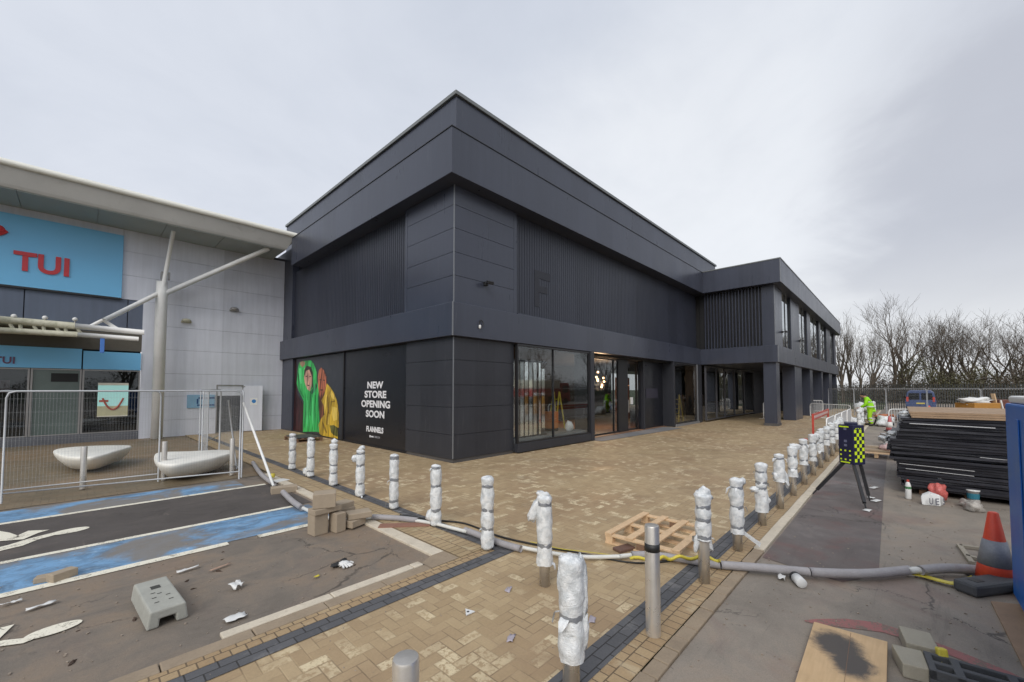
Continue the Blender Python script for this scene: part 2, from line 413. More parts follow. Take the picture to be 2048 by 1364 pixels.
trim_m = M('bare aluminium corner trim', (0.20,0.21,0.225), 0.45, 0.3, amt=0.1)
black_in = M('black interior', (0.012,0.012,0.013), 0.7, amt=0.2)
black_frame = M('black window frame', (0.016,0.016,0.018), 0.4, amt=0.15)
poster_k = M('black printed vinyl', (0.012,0.013,0.018), 0.32, amt=0.1)
poster_n = M('dark slate vinyl', (0.028,0.032,0.042), 0.35, amt=0.1)
timber_floor = M('timber floor', (0.22,0.12,0.07), 0.5, amt=0.4, scale=4)
def glassf(tint, f0):
    def f(q, b):
        t = q.t; tr = q.node('ShaderNodeBsdfTransparent'); tr.inputs[0].default_value = (*tint,1)
        gl = q.node('ShaderNodeBsdfGlossy'); gl.inputs['Roughness'].default_value = 0.015; gl.inputs[0].default_value = (0.9,0.93,0.95,1)
        lw = q.node('ShaderNodeLayerWeight'); lw.inputs[0].default_value = 0.5; fr = (q.m('POWER', V(q, lw.outputs['Facing']), 4.0)*(1.0-f0) + f0)
        wv = q.bump(q.noise(q.obj(), 0.6, 2), 0.02, 0.05); q.put(gl.inputs['Normal'], wv)
        mx_ = q.node('ShaderNodeMixShader'); q.put(mx_.inputs[0], fr); t.links.new(tr.outputs[0], mx_.inputs[1]); t.links.new(gl.outputs[0], mx_.inputs[2])
        t.links.new(mx_.outputs[0], t.nodes['Material Output'].inputs[0])
    return f
glass = mat('shopfront glass', fn=glassf((0.72,0.74,0.74), 0.05))
glass_up = mat('tinted upper glass', fn=glassf((0.35,0.37,0.38), 0.5))
glass_gr = mat('green frosted shop glass', (0.12,0.155,0.145), 0.12, fn=dirty((0.12,0.155,0.145), 0.3, 1.2, 0.15, bump=0))
mirror = mat('polished slat', (0.92,0.93,0.92), 0.06, 1.0)
steel = M('brushed stainless steel', (0.70,0.67,0.62), 0.30, 0.72, amt=0.12, scale=6, fine=90, bump=0.05)
steel_d = M('dull steel', (0.33,0.32,0.31), 0.45, 0.6, amt=0.2)
galv = M('galvanised tube', (0.44,0.45,0.46), 0.5, 0.4, amt=0.2, scale=12)
galv_l = M('pale galvanised tube', (0.60,0.61,0.62), 0.45, 0.4, amt=0.2, scale=12)
white_ptube = M('white painted tube', (0.80,0.80,0.78), 0.5, amt=0.15, scale=2, dirt=0.2, dcol=(0.25,0.26,0.17))
mossy = M('mossy painted tube', (0.50,0.49,0.39), 0.7, amt=0.3, scale=3, dirt=0.8, dcol=(0.22,0.23,0.13))
def wrapf(q, b):
    p = q.obj(); X, Y, Z = q.xyz(p); a = q.noise(p, 12, 4, 0.6, 0.4)
    n1 = q.noise(q.comb(X*14.0, Y*14.0, Z*26.0), 1.0, 3, 0.6, 1.6); n2 = q.noise(q.comb(X*30.0, Y*30.0, Z*11.0), 1.0, 2, 0.6, 1.2)
    rg1 = 1.0 - q.m('ABSOLUTE', n1*2.0 - 1.0); rg2 = 1.0 - q.m('ABSOLUTE', n2*2.0 - 1.0)
    ridge = q.m('POWER', rg1, 5.0) + q.m('POWER', rg2, 6.0)*0.6
    col = q.mix(q.ramp(a, 0.35, 0.65), (0.68,0.71,0.72), (0.86,0.87,0.865))
    col = q.mix(q.ramp(q.noise(q.comb(X*9.0, Y*9.0, Z*5.0), 1.0, 4, 0.6, 0.8), 0.52, 0.66)*0.2, col, (0.42,0.44,0.45))
    q.put(b.inputs['Base Color'], col); b.inputs['Roughness'].default_value = 0.26; b.inputs['Specular IOR Level'].default_value = 0.6
    q.put(b.inputs['Normal'], q.bump(ridge + a*0.2, 0.5, 0.008))
    t = q.t; tr = q.node('ShaderNodeBsdfTransparent'); mx_ = q.node('ShaderNodeMixShader'); q.put(mx_.inputs[0], q.ramp(a, 0.3, 0.6)*0.10+0.88)
    t.links.new(tr.outputs[0], mx_.inputs[1]); t.links.new(b.outputs[0], mx_.inputs[2]); t.links.new(mx_.outputs[0], t.nodes['Material Output'].inputs[0])
wrap = mat('white bubble wrap', fn=wrapf)
tape = M('grey duct tape', (0.30,0.315,0.34), 0.3, 0.4, amt=0.3, scale=20, bump=0.3)
tui_wall = mat('pale grey cladding', spec=0.4, fn=clad((0.68,0.70,0.77), 0.5, 3.4))
tui_dark = mat('slate grey cladding', spec=0.4, fn=clad((0.125,0.15,0.205), 0.5, 3.0))
tui_roof = M('weathered roof fascia', (0.44,0.43,0.40), 0.6, amt=0.2, scale=0.8, dirt=0.4, dcol=(0.18,0.17,0.13))
tui_soff = M('soffit panels', (0.36,0.39,0.37), 0.6, amt=0.15, scale=0.6)
tui_roofw = M('white gutter trim', (0.66,0.66,0.61), 0.5, amt=0.15, scale=1, dirt=0.35, dcol=(0.30,0.30,0.22))
tui_blue = M('sky blue sign panel', (0.19,0.54,0.86), 0.4, amt=0.1, scale=0.5, bump=0.02)
tui_red = M('red letters', (0.60,0.04,0.05), 0.4, amt=0.1)
tui_pur = M('dull plum letters', (0.14,0.05,0.12), 0.4, amt=0.1)
soff_br = M('brown recess soffit', (0.11,0.10,0.08), 0.7, amt=0.2)
white_m = M('white enamel', (0.72,0.72,0.70), 0.45, amt=0.1)
bench_m = M('cast white bench', (0.86,0.84,0.77), 0.45, amt=0.15, scale=2.5, dirt=0.25, dcol=(0.33,0.30,0.22), bump=0.08)
wood = M('pallet pine', (0.64,0.45,0.27), 0.75, amt=0.35, scale=7, dirt=0.3, dcol=(0.23,0.14,0.08), bump=0.3)
wood_d = M('weathered brown timber', (0.22,0.13,0.08), 0.8, amt=0.35, scale=7, bump=0.3)
def plyf(q, b):
    p = q.obj(); X, Y, Z = q.xyz(p); gr = q.noise(q.comb(X*3.0, Y*40.0, 0.0), 1.0, 5, 0.6, 0.6); a = q.noise(p, 5, 5, 0.6)
    q.put(b.inputs['Base Color'], q.mul(q.mix(gr, (0.50,0.33,0.17), (0.66,0.47,0.27)), (a-0.5)*0.4+1.0))
    q.put(b.inputs['Roughness'], 0.7); q.put(b.inputs['Normal'], q.bump(gr, 0.2, 0.004))
ply = mat('plywood', fn=plyf)
ply_w = M('weathered plywood', (0.33,0.225,0.14), 0.75, amt=0.35, scale=3, dirt=0.4, dcol=(0.2,0.12,0.07))
stain = M('black bitumen stain', (0.045,0.045,0.048), 0.7, amt=0.4, scale=9, bump=0.4)
block_m = M('buff concrete block', (0.37,0.30,0.22), 0.85, amt=0.2, scale=6, fine=120, bump=0.4, dirt=0.2)
block_g = M('grey concrete block', (0.36,0.33,0.26), 0.85, amt=0.2, scale=6, fine=120, bump=0.4)
foot_l = M('light grey fence foot', (0.36,0.36,0.32), 0.75, amt=0.2, scale=7, dirt=0.4, bump=0.3)
foot_d = M('dark rubber fence foot', (0.075,0.078,0.082), 0.7, amt=0.3, scale=8, dirt=0.2, dcol=(0.2,0.18,0.15), bump=0.3)
foam = M('grey foam pipe sleeve', (0.34,0.325,0.33), 0.7, amt=0.25, scale=9, dirt=0.4, dcol=(0.2,0.15,0.12), bump=0.3)
pvc = M('white plastic pipe', (0.66,0.66,0.62), 0.35, amt=0.12, scale=8, dirt=0.2)
cable_k = M('black cable', (0.02,0.02,0.02), 0.5, amt=0.2)
yel = M('yellow tape', (0.60,0.50,0.06), 0.45, amt=0.3, scale=15, dirt=0.4, dcol=(0.05,0.05,0.03))
red_pl = M('red plastic', (0.50,0.06,0.04), 0.45, amt=0.2, scale=5)
org = M('orange cone plastic', (0.78,0.085,0.04), 0.45, amt=0.2, scale=6, dirt=0.3, dcol=(0.2,0.08,0.05))
sleeve = M('dirty reflective sleeve', (0.26,0.27,0.29), 0.4, amt=0.4, scale=8)
blue_pl = mat('blue painted cabin steel', (0.02,0.10,0.36), 0.4, fn=dirty((0.012,0.13,0.48), 0.3, 1.2, 0.4, bump=0.06, dirt=0.45, dcol=(0.14,0.26,0.42)))
sheet_k = M('black plastic sheet', (0.020,0.020,0.026), 0.4, amt=0.4, scale=5, fine=25, dirt=0.3, dcol=(0.06,0.06,0.065), bump=0.25)
lime = M('lime hi-vis fabric', (0.30,0.72,0.01), 0.7, amt=0.2, scale=12)
navy = M('navy vinyl', (0.012,0.014,0.05), 0.4, amt=0.15)
limeg = M('lime reflective vinyl', (0.62,0.80,0.02), 0.4, amt=0.08)
bark = M('winter bark', (0.105,0.084,0.064), 0.9, amt=0.4, scale=1.5, bump=0.2)
bark_b = M('pale birch bark', (0.13,0.115,0.10), 0.9, amt=0.4, scale=1.5)
olive = M('olive scrub twigs', (0.105,0.100,0.050), 0.9, amt=0.5, scale=0.5, bump=0)
scrub_b = M('brown scrub twigs', (0.125,0.100,0.075), 0.9, amt=0.5, scale=0.5, bump=0)
skin = M('skin', (0.45,0.26,0.18), 0.6, amt=0.1)
def emis(name, col, st):
    m = bpy.data.materials.new(name); m.use_nodes = True; b = m.node_tree.nodes['Principled BSDF']
    b.inputs['Base Color'].default_value = (*col,1); b.inputs['Emission Color'].default_value = (*col,1); b.inputs['Emission Strength'].default_value = st
    return m
bulb = emis('warm lit bulb', (1.0,0.62,0.30), 9.0)
warm_strip = emis('warm lit shelf edge', (1.0,0.45,0.2), 1.3)

# ================================================================== GROUND
struct(MB().add([(-300,-300,-0.08),(500,-300,-0.08),(500,400,-0.08),(-300,400,-0.08)],[(0,1,2,3)]).build('ground', grass_g))
def sheet(name, poly, z, m, kind='structure', thick=0):
    if thick: o = MB().prism(poly, z-thick, z).build(name, m)
    else:
        k = len(poly); o = MB().add([(p[0],p[1],z) for p in poly],[tuple(range(k))]).build(name, m)
    return struct(o)
def rect(x0,y0,x1,y1): return [(x0,y0),(x1,y0),(x1,y1),(x0,y1)]
sheet('car_park_asphalt', rect(-40,4.2,3.17,11.6), -0.022, asp_bay)
sheet('service_road', rect(-40,-45,110,1.42), -0.022, asp_road)
sheet('plaza_paving', [(-30,1.55),(53,1.55),(53,24.2),(3.35,24.2),(3.35,4.05),(-30,4.05)], 0.0, paving)
sheet('forecourt_paving', rect(-40,11.25,3.349,24.2), -0.014, forecourt)
sheet('forecourt_paving', rect(3.35,13.2,7.2,24.2), 0.004, forecourt) if False else None
sheet('asphalt_patch', [(5.95,1.40),(5.80,0.62),(6.30,0.35),(12.0,0.42),(17.5,0.46),(17.5,1.40)], -0.017, asp_patch)
sheet('bay_surface', rect(-40,7.96,3.1,10.12), -0.018, asp_new)
# kerbs (real steps)
def kerb(name, x0, y0, x1, y1, z, m, L=0.915):
    b = MB(); ax = abs(x1-x0) > abs(y1-y0); a, c = (x0, x1) if ax else (y0, y1); a, c = min(a,c), max(a,c); rnd = random.Random(3)
    while a < c-0.01:
        e = min(a+L-0.008, c); dz = rnd.uniform(-0.004,0.004); dn = rnd.uniform(-0.004,0.004)
        if ax: b.box(a, y0+dn, -0.06, e, y1+dn, z+dz)
        else: b.box(x0+dn, a, -0.06, x1+dn, e, z+dz)
        a += L
    return struct(b.build(name, m, bevel=0.008))
kerb('kerb_line', 3.17, 4.35, 3.345, 11.24, 0.010, conc)
kerb('kerb_line', 6.15, 1.425, 52, 1.545, 0.012, conc)
kerb('edging_strip', -30, 1.425, 6.14, 1.545, 0.002, conc_worn, 0.2)
kerb('edging_strip', -30, 4.055, 3.0, 4.20, 0.003, conc_worn, 0.6)
kerb('kerb_line', 1.0, 4.215, 2.95, 4.33, 0.004, conc)
sheet('kerb_line', [(2.95,4.05),(3.345,4.05),(3.345,4.35),(3.17,4.35),(2.95,4.25)], 0.006, conc_worn)
# bands of other blocks in the paving
sheet('charcoal_band', rect(-30,1.76,53,1.965), 0.004, dark_x)
sheet('charcoal_band', rect(-30,3.70,3.995,3.895), 0.004, dark_x)
sheet('charcoal_band', rect(3.80,3.895,3.995,23.0), 0.004, dark_y)
sheet('soldier_course', rect(-30,3.90,3.79,4.045), 0.004, sailor_x)
sheet('soldier_course', rect(3.355,4.05,3.79,23.0), 0.008, sailor_y)
sheet('soldier_course', rect(-30,1.552,53,1.755), 0.004, sailor_x)
sheet('entrance_slab', [(14.1,8.55),(21.6,8.3),(21.6,9.6),(14.1,9.6)], 0.012, slabc)
# painted bays
def line(name, x0,y0,x1,y1,m=line_w,z=-0.012,label=None):
    return struct(MB().box(x0,y0,z-0.003,x1,y1,z).build(name, m))
line('bay_line', -40,10.08,2.95,10.19); line('bay_line', -40,7.86,2.75,7.96); line('bay_line', -40,6.62,G(458,1086).x,6.75); line('bay_line', G(520,1073).x,6.62,2.62,6.75)
sheet('blue_hatching', rect(-40,6.76,3.0,7.855), -0.016, blue_paint)
sheet('blue_hatching', rect(-40,10.195,2.6,11.1), -0.016, blue_paint)
def ell(cx,cy,a,b,rz,k=20): return [(cx+a*math.cos(2*math.pi*i/k)*math.cos(rz)-b*math.sin(2*math.pi*i/k)*math.sin(rz), cy+a*math.cos(2*math.pi*i/k)*math.sin(rz)+b*math.sin(2*math.pi*i/k)*math.cos(rz)) for i in range(k)]
zg = -0.011
wc = MB()
wc.rib([G(p,q_) for p,q_ in ((-60,1112),(0,1096),(30,1089),(65,1077),(115,1064),(150,1057))], [0.20,0.20,0.22,0.17,0.15,0.16], zg)
c_ = G(140,1060); wc.add([(x,y,zg+0.001) for x,y in ell(c_.x,c_.y,0.20,0.13,0.12)],[tuple(range(20))])
wc.rib([G(p,q_) for p,q_ in ((-60,1058),(0,1068),(18,1076),(38,1076),(58,1066),(78,1059))], [0.18,0.18,0.2,0.17,0.2,0.26], zg+0.002)
struct(wc.build('wheelchair_marking', line_w))
wc = MB()
wc.rib([G(p,q_) for p,q_ in ((-60,1300),(0,1284),(50,1278),(90,1262))], [0.10,0.10,0.09,0.08], zg)
c_ = G(108,1256); wc.add([(x,y,zg+0.001) for x,y in ell(c_.x,c_.y,0.17,0.095,0.1)],[tuple(range(20))])
wc.rib([G(p,q_) for p,q_ in ((-40,1262),(4,1268),(14,1250))], [0.14,0.17,0.08], zg+0.002)
struct(wc.build('wheelchair_marking', line_w))
pts = [(1610,1238),(1640,1240),(1700,1243),(1760,1250),(1830,1272),(1890,1294),(1950,1318),(2010,1342),(2080,1378)]
struct(MB().rib([G(*p) for p in pts], [0.03,0.10,0.16,0.17,0.15,0.13,0.13,0.12,0.12], -0.018).build('red_arc_marking', red_p))

# ================================================================== MAIN STORE (dark building)
XL, YF = 7.2, 9.05
store = thing('store_building', 'large charcoal metal clad two storey store with flat roof, louvred walls and a lower wing', 'building', (XL, YF, 0))
def P(mb, name, m, parent=store, **k): return mb.build(name, m, parent, world=True, **k)
def Lring(mb, d, z0, z1, xe, ye, t=0.35):
    return mb.prism([(XL-d,YF-d),(xe,YF-d),(xe,YF+t),(XL+t,YF+t),(XL+t,ye),(XL-d,ye)], z0, z1)
# solid core above ground floor, floor slab, walls round the sales floor
P(MB().box(7.62,9.42,3.52,29.6,30,9.4), 'core_wall', charcoal_rib)
P(MB().box(7.5,9.3,-0.03,26.2,15.5,0.03), 'shop_floor', timber_floor)
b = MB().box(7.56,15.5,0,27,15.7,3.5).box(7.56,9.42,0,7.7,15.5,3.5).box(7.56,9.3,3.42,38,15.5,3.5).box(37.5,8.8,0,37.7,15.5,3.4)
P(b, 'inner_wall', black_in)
# bands
P(Lring(MB(), 0.15, 3.50, 4.43, 26.14, 24.25), 'lower_band', charcoal, bevel=0.012)
P(Lring(MB(), 0.45, 7.80, 9.08, 25.84, 20.6), 'roof_fascia', charcoal, bevel=0.012)
P(Lring(MB(), -0.25, 9.083, 10.62, 30.6, 23.6, 0.7), 'parapet', charcoal, bevel=0.01)
P(Lring(MB(), -0.18, 10.622, 10.74, 30.7, 23.6, 0.7), 'parapet_capping', cap_m, bevel=0.01)
P(Lring(MB(), 0.47, 9.06, 9.082, 25.83, 20.55, 0.1), 'fascia_flashing', black_frame)
P(MB().box(XL-0.155,YF-0.155,3.5,XL-0.125,YF-0.125,4.43).box(XL-0.006,YF-0.006,4.44,XL+0.02,YF+0.02,7.79).box(XL-0.006,YF-0.006,0.12,XL+0.02,YF+0.02,3.49), 'corner_trim', trim_m)
# corner piers: rows of panels with open joints over a dark backing
def panels(zs, x_end, y_end, m, name, plinth=True):
    b = MB(); g = 0.006
    for a,c in zip(zs[:-1], zs[1:]):
        b.box(XL, YF, a+g, x_end, YF+0.06, c-g); b.box(XL, YF+0.062, a+g, XL+0.06, y_end, c-g)
    o = P(b, name, m)
    P(MB().box(XL+0.03,YF+0.03,zs[0],x_end-0.01,YF+0.3,zs[-1]).box(XL+0.03,YF+0.3,zs[0],XL+0.3,y_end-0.01,zs[-1]), name+'_backing', black_frame)
panels([0.10,0.77,1.53,2.15,2.85,3.5], 9.64, 11.42, charcoal_lo, 'corner_pier')
panels([4.43,5.22,5.88,6.56,7.22,7.80], 9.64, 11.42, charcoal, 'upper_corner_cladding')
P(MB().box(XL+0.03,YF+0.025,-0.02,9.62,YF+0.2,0.1).box(XL+0.03,YF+0.2,-0.02,XL+0.2,11.4,0.1), 'plinth', M('dusty plinth',(0.085,0.08,0.078),0.7))
# ribbed walls upstairs
def fins(b, axis, a0, a1, pos, z0, z1, step=0.155, w=0.062, dep=0.09, sgn=1):
    a = a0
    while a < a1:
        if axis == 'x': b.box(a, pos, z0, a+w, pos+dep*sgn, z1)
        else: b.box(pos, a, z0, pos+dep*sgn, a+w, z1)
        a += step
    return b
b = MB().box(9.7,YF+0.16,4.43,26.3,YF+0.3,7.80); fins(b,'x',9.80,26.2,YF+0.135,4.49,7.80,0.13,0.112,0.010); P(b,'ribbed_wall',charcoal_rib)
b = MB().box(XL+0.16,11.5,4.43,XL+0.3,21.9,7.80); fins(b,'y',11.6,21.7,XL+0.125,4.49,7.80,0.13,0.106,0.022); P(b,'ribbed_wall',charcoal_rib)
P(MB().box(9.645,YF-0.005,4.44,9.78,YF+0.3,7.79).box(9.8,YF-0.04,4.432,26.3,YF+0.16,4.49), 'rib_frame', charcoal)
P(MB().box(XL-0.005,11.425,4.44,XL+0.3,11.55,7.79).box(XL-0.03,11.6,4.432,XL+0.16,21.7,4.49), 'rib_frame', charcoal)
P(MB().box(XL,21.75,4.435,XL+0.3,24.2,9.05), 'end_pier', charcoal)
P(MB().box(XL,21.45,0,XL+0.3,24.2,3.495), 'end_pier', charcoal)
# raised letter on the ribbed wall, black on black
fl = MB(); a_ = PY(1076,540,YF); h0, h1 = PY(1075,613,YF+0.1).z, PY(1075,540,YF+0.1).z
fl.box(10.82,YF+0.120,h0,11.08,YF+0.134,h1).box(11.08,YF+0.120,h1-0.27,11.68,YF+0.134,h1).box(11.08,YF+0.120,h0+0.52,11.52,YF+0.134,h0+0.76)
P(fl, 'letter_f', M('faint letter metal',(0.022,0.024,0.033),0.6,amt=0.05))

# ---- posters in the left side windows
XP = XL+0.10
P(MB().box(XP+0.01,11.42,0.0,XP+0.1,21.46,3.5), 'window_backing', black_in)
pk = P(MB().box(XP-0.012,11.45,0.05,XP,15.98,3.46), 'poster_panel', poster_k)
pm = P(MB().box(XP-0.012,16.08,0.05,XP,21.42,3.46), 'mural_panel', poster_n)
P(MB().box(XP-0.05,15.98,0.02,XP+0.005,16.08,3.48).box(XP-0.05,11.42,0.0,XP+0.005,16.0,0.05).box(XP-0.05,16.0,0.0,XP+0.005,21.42,0.05), 'window_frame', black_frame)
def xtext(body, xl, xr, yt, yb, m, parent, Xp, bold=0.03, d=0.004):
    a = PX(xl, yb, Xp); c = PX(xr, yt, Xp); z0 = PX((xl+xr)/2, yb, Xp).z; z1 = PX((xl+xr)/2, yt, Xp).z
    return text('lettering', body, (Xp, a.y, z0), (0,-1,0), (0,0,1), a.y-c.y, z1-z0, m, parent, bold, d)
white_l = M('white vinyl letters',(0.78,0.78,0.80),0.4,amt=0.05)
Xt = XP-0.016
xtext('NEW',735,767,763,777,white_l,pk,Xt,0.035)
xtext('STORE',729.5,773,781.5,796,white_l,pk,Xt,0.035)
xtext('OPENING',723,780.5,801,815.5,white_l,pk,Xt,0.035)
xtext('SOON',732,769,821,835.5,white_l,pk,Xt,0.035)
xtext('FLANNELS',733,767,853.5,865,white_l,pk,Xt,0.04)
xtext('@flannels',739,747.5,870.5,875.5,white_l,pk,Xt,0.03)
xtext('FLANNELS.COM',749,760,872.5,876.5,M('grey vinyl letters',(0.35,0.35,0.37),0.4),pk,Xt,0.0)
def flat(name, pts, m, off, Xp=XP-0.016, parent=pm):
    vs = [PX(px,py,Xp) for px,py in pts]
    vs = [Vector((Xp-off, v.y, v.z)) for v in vs]; k = len(vs)
    b = MB().add(vs+[v+Vector((0.001,0,0)) for v in vs],[tuple(range(k)), tuple(range(2*k-1,k-1,-1))])
    return b.build(name, m, parent, world=True)
def muralmat(name, c, amt):
    def f(q, b):
        p = q.obj(); X, Y, Z = q.xyz(p)
        a = q.noise(q.comb(0.0, Y*2.6+Z*0.5, Z*0.35), 1.5, 4, 0.5, 1.2)
        q.put(b.inputs['Base Color'], q.mul(q.mix(0.0,c,c), q.ramp(a,0.36,0.62)*amt+(1.0-amt*0.5))); q.put(b.inputs['Roughness'], 0.4)
    return mat(name, c, 0.4, fn=f)
Z6 = lambda L: [(570+x/7.577, 710+y/7.577) for x,y in L]
mg = muralmat('printed green coat', (0.03,0.42,0.09), 0.8); my = muralmat('printed mustard coat', (0.52,0.34,0.03), 0.9)
flat('printed_backdrop', Z6([(90,90),(175,80),(180,400),(190,600),(290,760),(270,1150),(95,1150)]), muralmat('printed maroon',(0.035,0.008,0.01),1.5), 0.0)
flat('printed_green_coat', Z6([(215,110),(300,90),(390,80),(440,140),(480,260),(490,400),(520,540),(505,640),(530,1170),(440,1160),(270,1165),(285,700),(200,520),(178,430),(190,250)]), mg, 0.002)
flat('printed_face', Z6([(300,200),(345,160),(400,200),(420,300),(405,450),(380,550),(340,520),(300,420),(288,330)]), muralmat('printed skin',(0.50,0.27,0.20),1.2), 0.004)
flat('printed_hair', Z6([(295,230),(330,160),(395,180),(425,270),(425,480),(405,520),(412,330),(370,220),(320,240),(290,340)]), muralmat('printed dark hair',(0.03,0.015,0.012),1.0), 0.006)
flat('printed_hand', Z6([(222,120),(262,92),(310,105),(300,150),(270,190),(240,160)]), muralmat('printed hands',(0.24,0.15,0.09),1.6), 0.006)
flat('printed_brown_face', Z6([(515,230),(550,190),(590,230),(625,330),(625,450),(600,560),(560,650),(525,640),(505,500),(500,330)]), muralmat('printed brown skin',(0.33,0.10,0.05),1.8), 0.004)
flat('printed_chest', Z6([(525,600),(590,620),(610,760),(590,930),(560,960),(530,960),(520,760)]), muralmat('printed chest',(0.20,0.07,0.035),1.4), 0.003)
flat('printed_mustard_coat', Z6([(635,430),(690,490),(745,580),(790,700),(815,880),(815,1100),(740,1110),(690,1060),(705,1180),(800,1240),(805,1285),(700,1265),(600,1245),(525,1195),(512,1050),(545,970),(600,900),(585,760),(550,690),(600,600)]), my, 0.005)
flat('printed_hem', Z6([(680,1070),(740,1060),(800,1100),(805,1240),(740,1215),(700,1170)]), muralmat('printed pattern',(0.06,0.06,0.015),3.0), 0.007)
flat('printed_collar', Z6([(380,560),(430,500),(470,420),(490,470),(450,560),(400,600)]), muralmat('printed green shade',(0.02,0.20,0.07),1.8), 0.006)
fg = muralmat('printed green fold',(0.012,0.20,0.05),0.8); fy = muralmat('printed mustard fold',(0.24,0.14,0.015),0.8); hy_ = muralmat('printed mustard light',(0.72,0.52,0.10),0.6); hg_ = muralmat('printed green light',(0.08,0.58,0.18),0.6)
for L,m__ in (([(385,580),(398,580),(402,760),(392,920),(380,920),(388,760)],fg),([(300,560),(312,600),(318,900),(300,1100),(292,1100),(304,800)],fg),([(450,600),(462,610),(470,900),(455,1140),(445,1140),(456,860)],fg),([(195,260),(215,300),(225,500),(290,640),(278,650),(205,520)],fg),([(330,640),(350,700),(355,1000),(335,1120),(325,1000)],hg_),([(415,620),(435,700),(440,1000),(420,1100),(412,900)],hg_),([(215,200),(250,200),(262,430),(240,440),(205,330)],hg_),
              ([(640,600),(655,640),(670,860),(640,1060),(628,1060),(648,850)],fy),([(700,700),(760,690),(765,705),(705,720),(690,900),(680,900)],fy),([(560,1000),(600,1060),(640,1180),(625,1185),(580,1090)],fy),([(600,760),(625,600),(640,600),(625,780),(610,900)],hy_),([(700,540),(740,600),(760,680),(720,660),(690,600)],hy_),([(720,780),(790,800),(795,980),(740,1000),(710,900)],hy_),([(655,880),(675,900),(670,1050),(650,1050)],hy_)):
    flat('printed_fold', Z6(L), m__, 0.0075)
# eyes and mouths of the printed faces
fe = muralmat('printed features',(0.05,0.015,0.012),0.5)
for L in ([(315,320),(345,312),(345,326),(317,334)],[(370,318),(400,322),(398,336),(372,332)],[(340,450),(375,455),(372,472),(345,468)],[(525,370),(555,365),(555,380),(527,384)],[(580,372),(605,378),(603,392),(580,386)],[(540,520),(580,520),(575,540),(545,540)]):
    flat('printed_feature', Z6(L), fe, 0.008)

# ---- shopfront windows along the front
def pane(x0,y0,z0,x1,y1,z1, parent=store, m=glass):
    dx, dy = x1-x0, y1-y0; L = math.hypot(dx,dy); nx, ny = -dy/L*0.006, dx/L*0.006
    b = MB().prism([(x0-nx,y0-ny),(x1-nx,y1-ny),(x1+nx,y1+ny),(x0+nx,y0+ny)], z0, z1)
    return P(b,'pane',m,parent)
def window(x0, x1, Y, z0, z1, muls=(), fw=0.06, m=glass, plinth=None, name='window', fmat=None):
    b = MB().box(x0,Y-0.04,z0,x0+fw,Y+0.06,z1).box(x1-fw,Y-0.04,z0,x1,Y+0.06,z1).box(x0+fw,Y-0.038,z1-fw,x1-fw,Y+0.06,z1).box(x0+fw,Y-0.038,z0,x1-fw,Y+0.06,z0+fw)
    for q_ in muls: b.box(q_-0.018,Y-0.03,z0+fw,q_+0.018,Y+0.05,z1-fw)
    o = P(b, name, fmat or black_frame)
    pane(x0+fw-0.01,Y+0.012,z0+fw-0.01,x1-fw+0.01,Y+0.012,z1-fw+0.01,o,m)
    return o
YW = YF-0.10
window(9.66, 13.85, YW, 0.30, 3.48, (11.55,), m=mat('clear display glass', fn=glassf((0.9,0.92,0.92), 0.05)))
P(MB().box(9.655,YW-0.07,0.03,14.05,YW+0.1,0.299), 'window_plinth', charcoal_lo, bevel=0.008)
P(MB().box(13.86,YW-0.08,0.03,14.1,YF+0.6,3.49), 'door_jamb', charcoal_lo)
P(MB().box(9.7,9.1,0.03,14.0,10.9,0.42), 'display_plinth', M('grey display plinth',(0.22,0.23,0.23),0.6))
# recessed entrance
window(14.12, 17.35, 9.62, 0.03, 3.4, (16.9,), 0.07)
P(MB().box(17.36,9.58,0.0,18.2,9.7,3.45), 'dark_panel', black_frame)
dr = window(18.22, 19.35, 9.70, 0.03, 3.4, (), 0.07, name='glass_door')
P(MB().box(18.3,9.60,0.9,18.34,9.64,1.5), 'door_handle', steel, dr)
P(MB().box(19.37,9.5,0.0,21.95,9.66,3.45), 'dark_panel', poster_k)
P(MB().box(19.9,9.485,1.55,21.3,9.499,2.05), 'notice_strip', M('dull violet strip',(0.030,0.028,0.045),0.5))
P(MB().box(19.37,9.35,0.0,19.5,9.499,3.45), 'door_jamb', charcoal_lo)
P(MB().box(21.96,YW-0.06,0.0,22.12,9.66,3.49), 'shopfront_pier', charcoal_lo)
P(MB().box(25.5,YW-0.05,0.0,26.3,9.6,3.49), 'shopfront_pier', charcoal_lo)
window(22.13, 25.45, YW, 0.12, 3.48, (), 0.08)
P(MB().box(22.13,YW-0.12,0.0,25.6,YW+0.1,0.118), 'window_plinth', slabc)
P(MB().box(25.46,YW-0.09,0.0,25.5,YW+0.02,3.48), 'corner_trim', trim_m)
# glazing under the wing
glass_bay = mat('reflective bay glass', fn=glassf((0.6,0.62,0.62), 0.22))
for xa_,xb_ in ((26.4,28.4),(28.4,30.1),(30.1,32.3),(32.3,34.8),(34.8,37.7)): window(xa_+0.005, xb_-0.005, 8.72, 0.10, 3.45, (), 0.07, m=glass_bay, fmat=M('grey bay frame',(0.07,0.07,0.08),0.4))
P(MB().box(26.4,9.3,0.03,37.6,9.6,0.9).box(29,11,0.03,33,11.4,1.6), 'shop_counter', M('pale counter',(0.35,0.30,0.25),0.6))
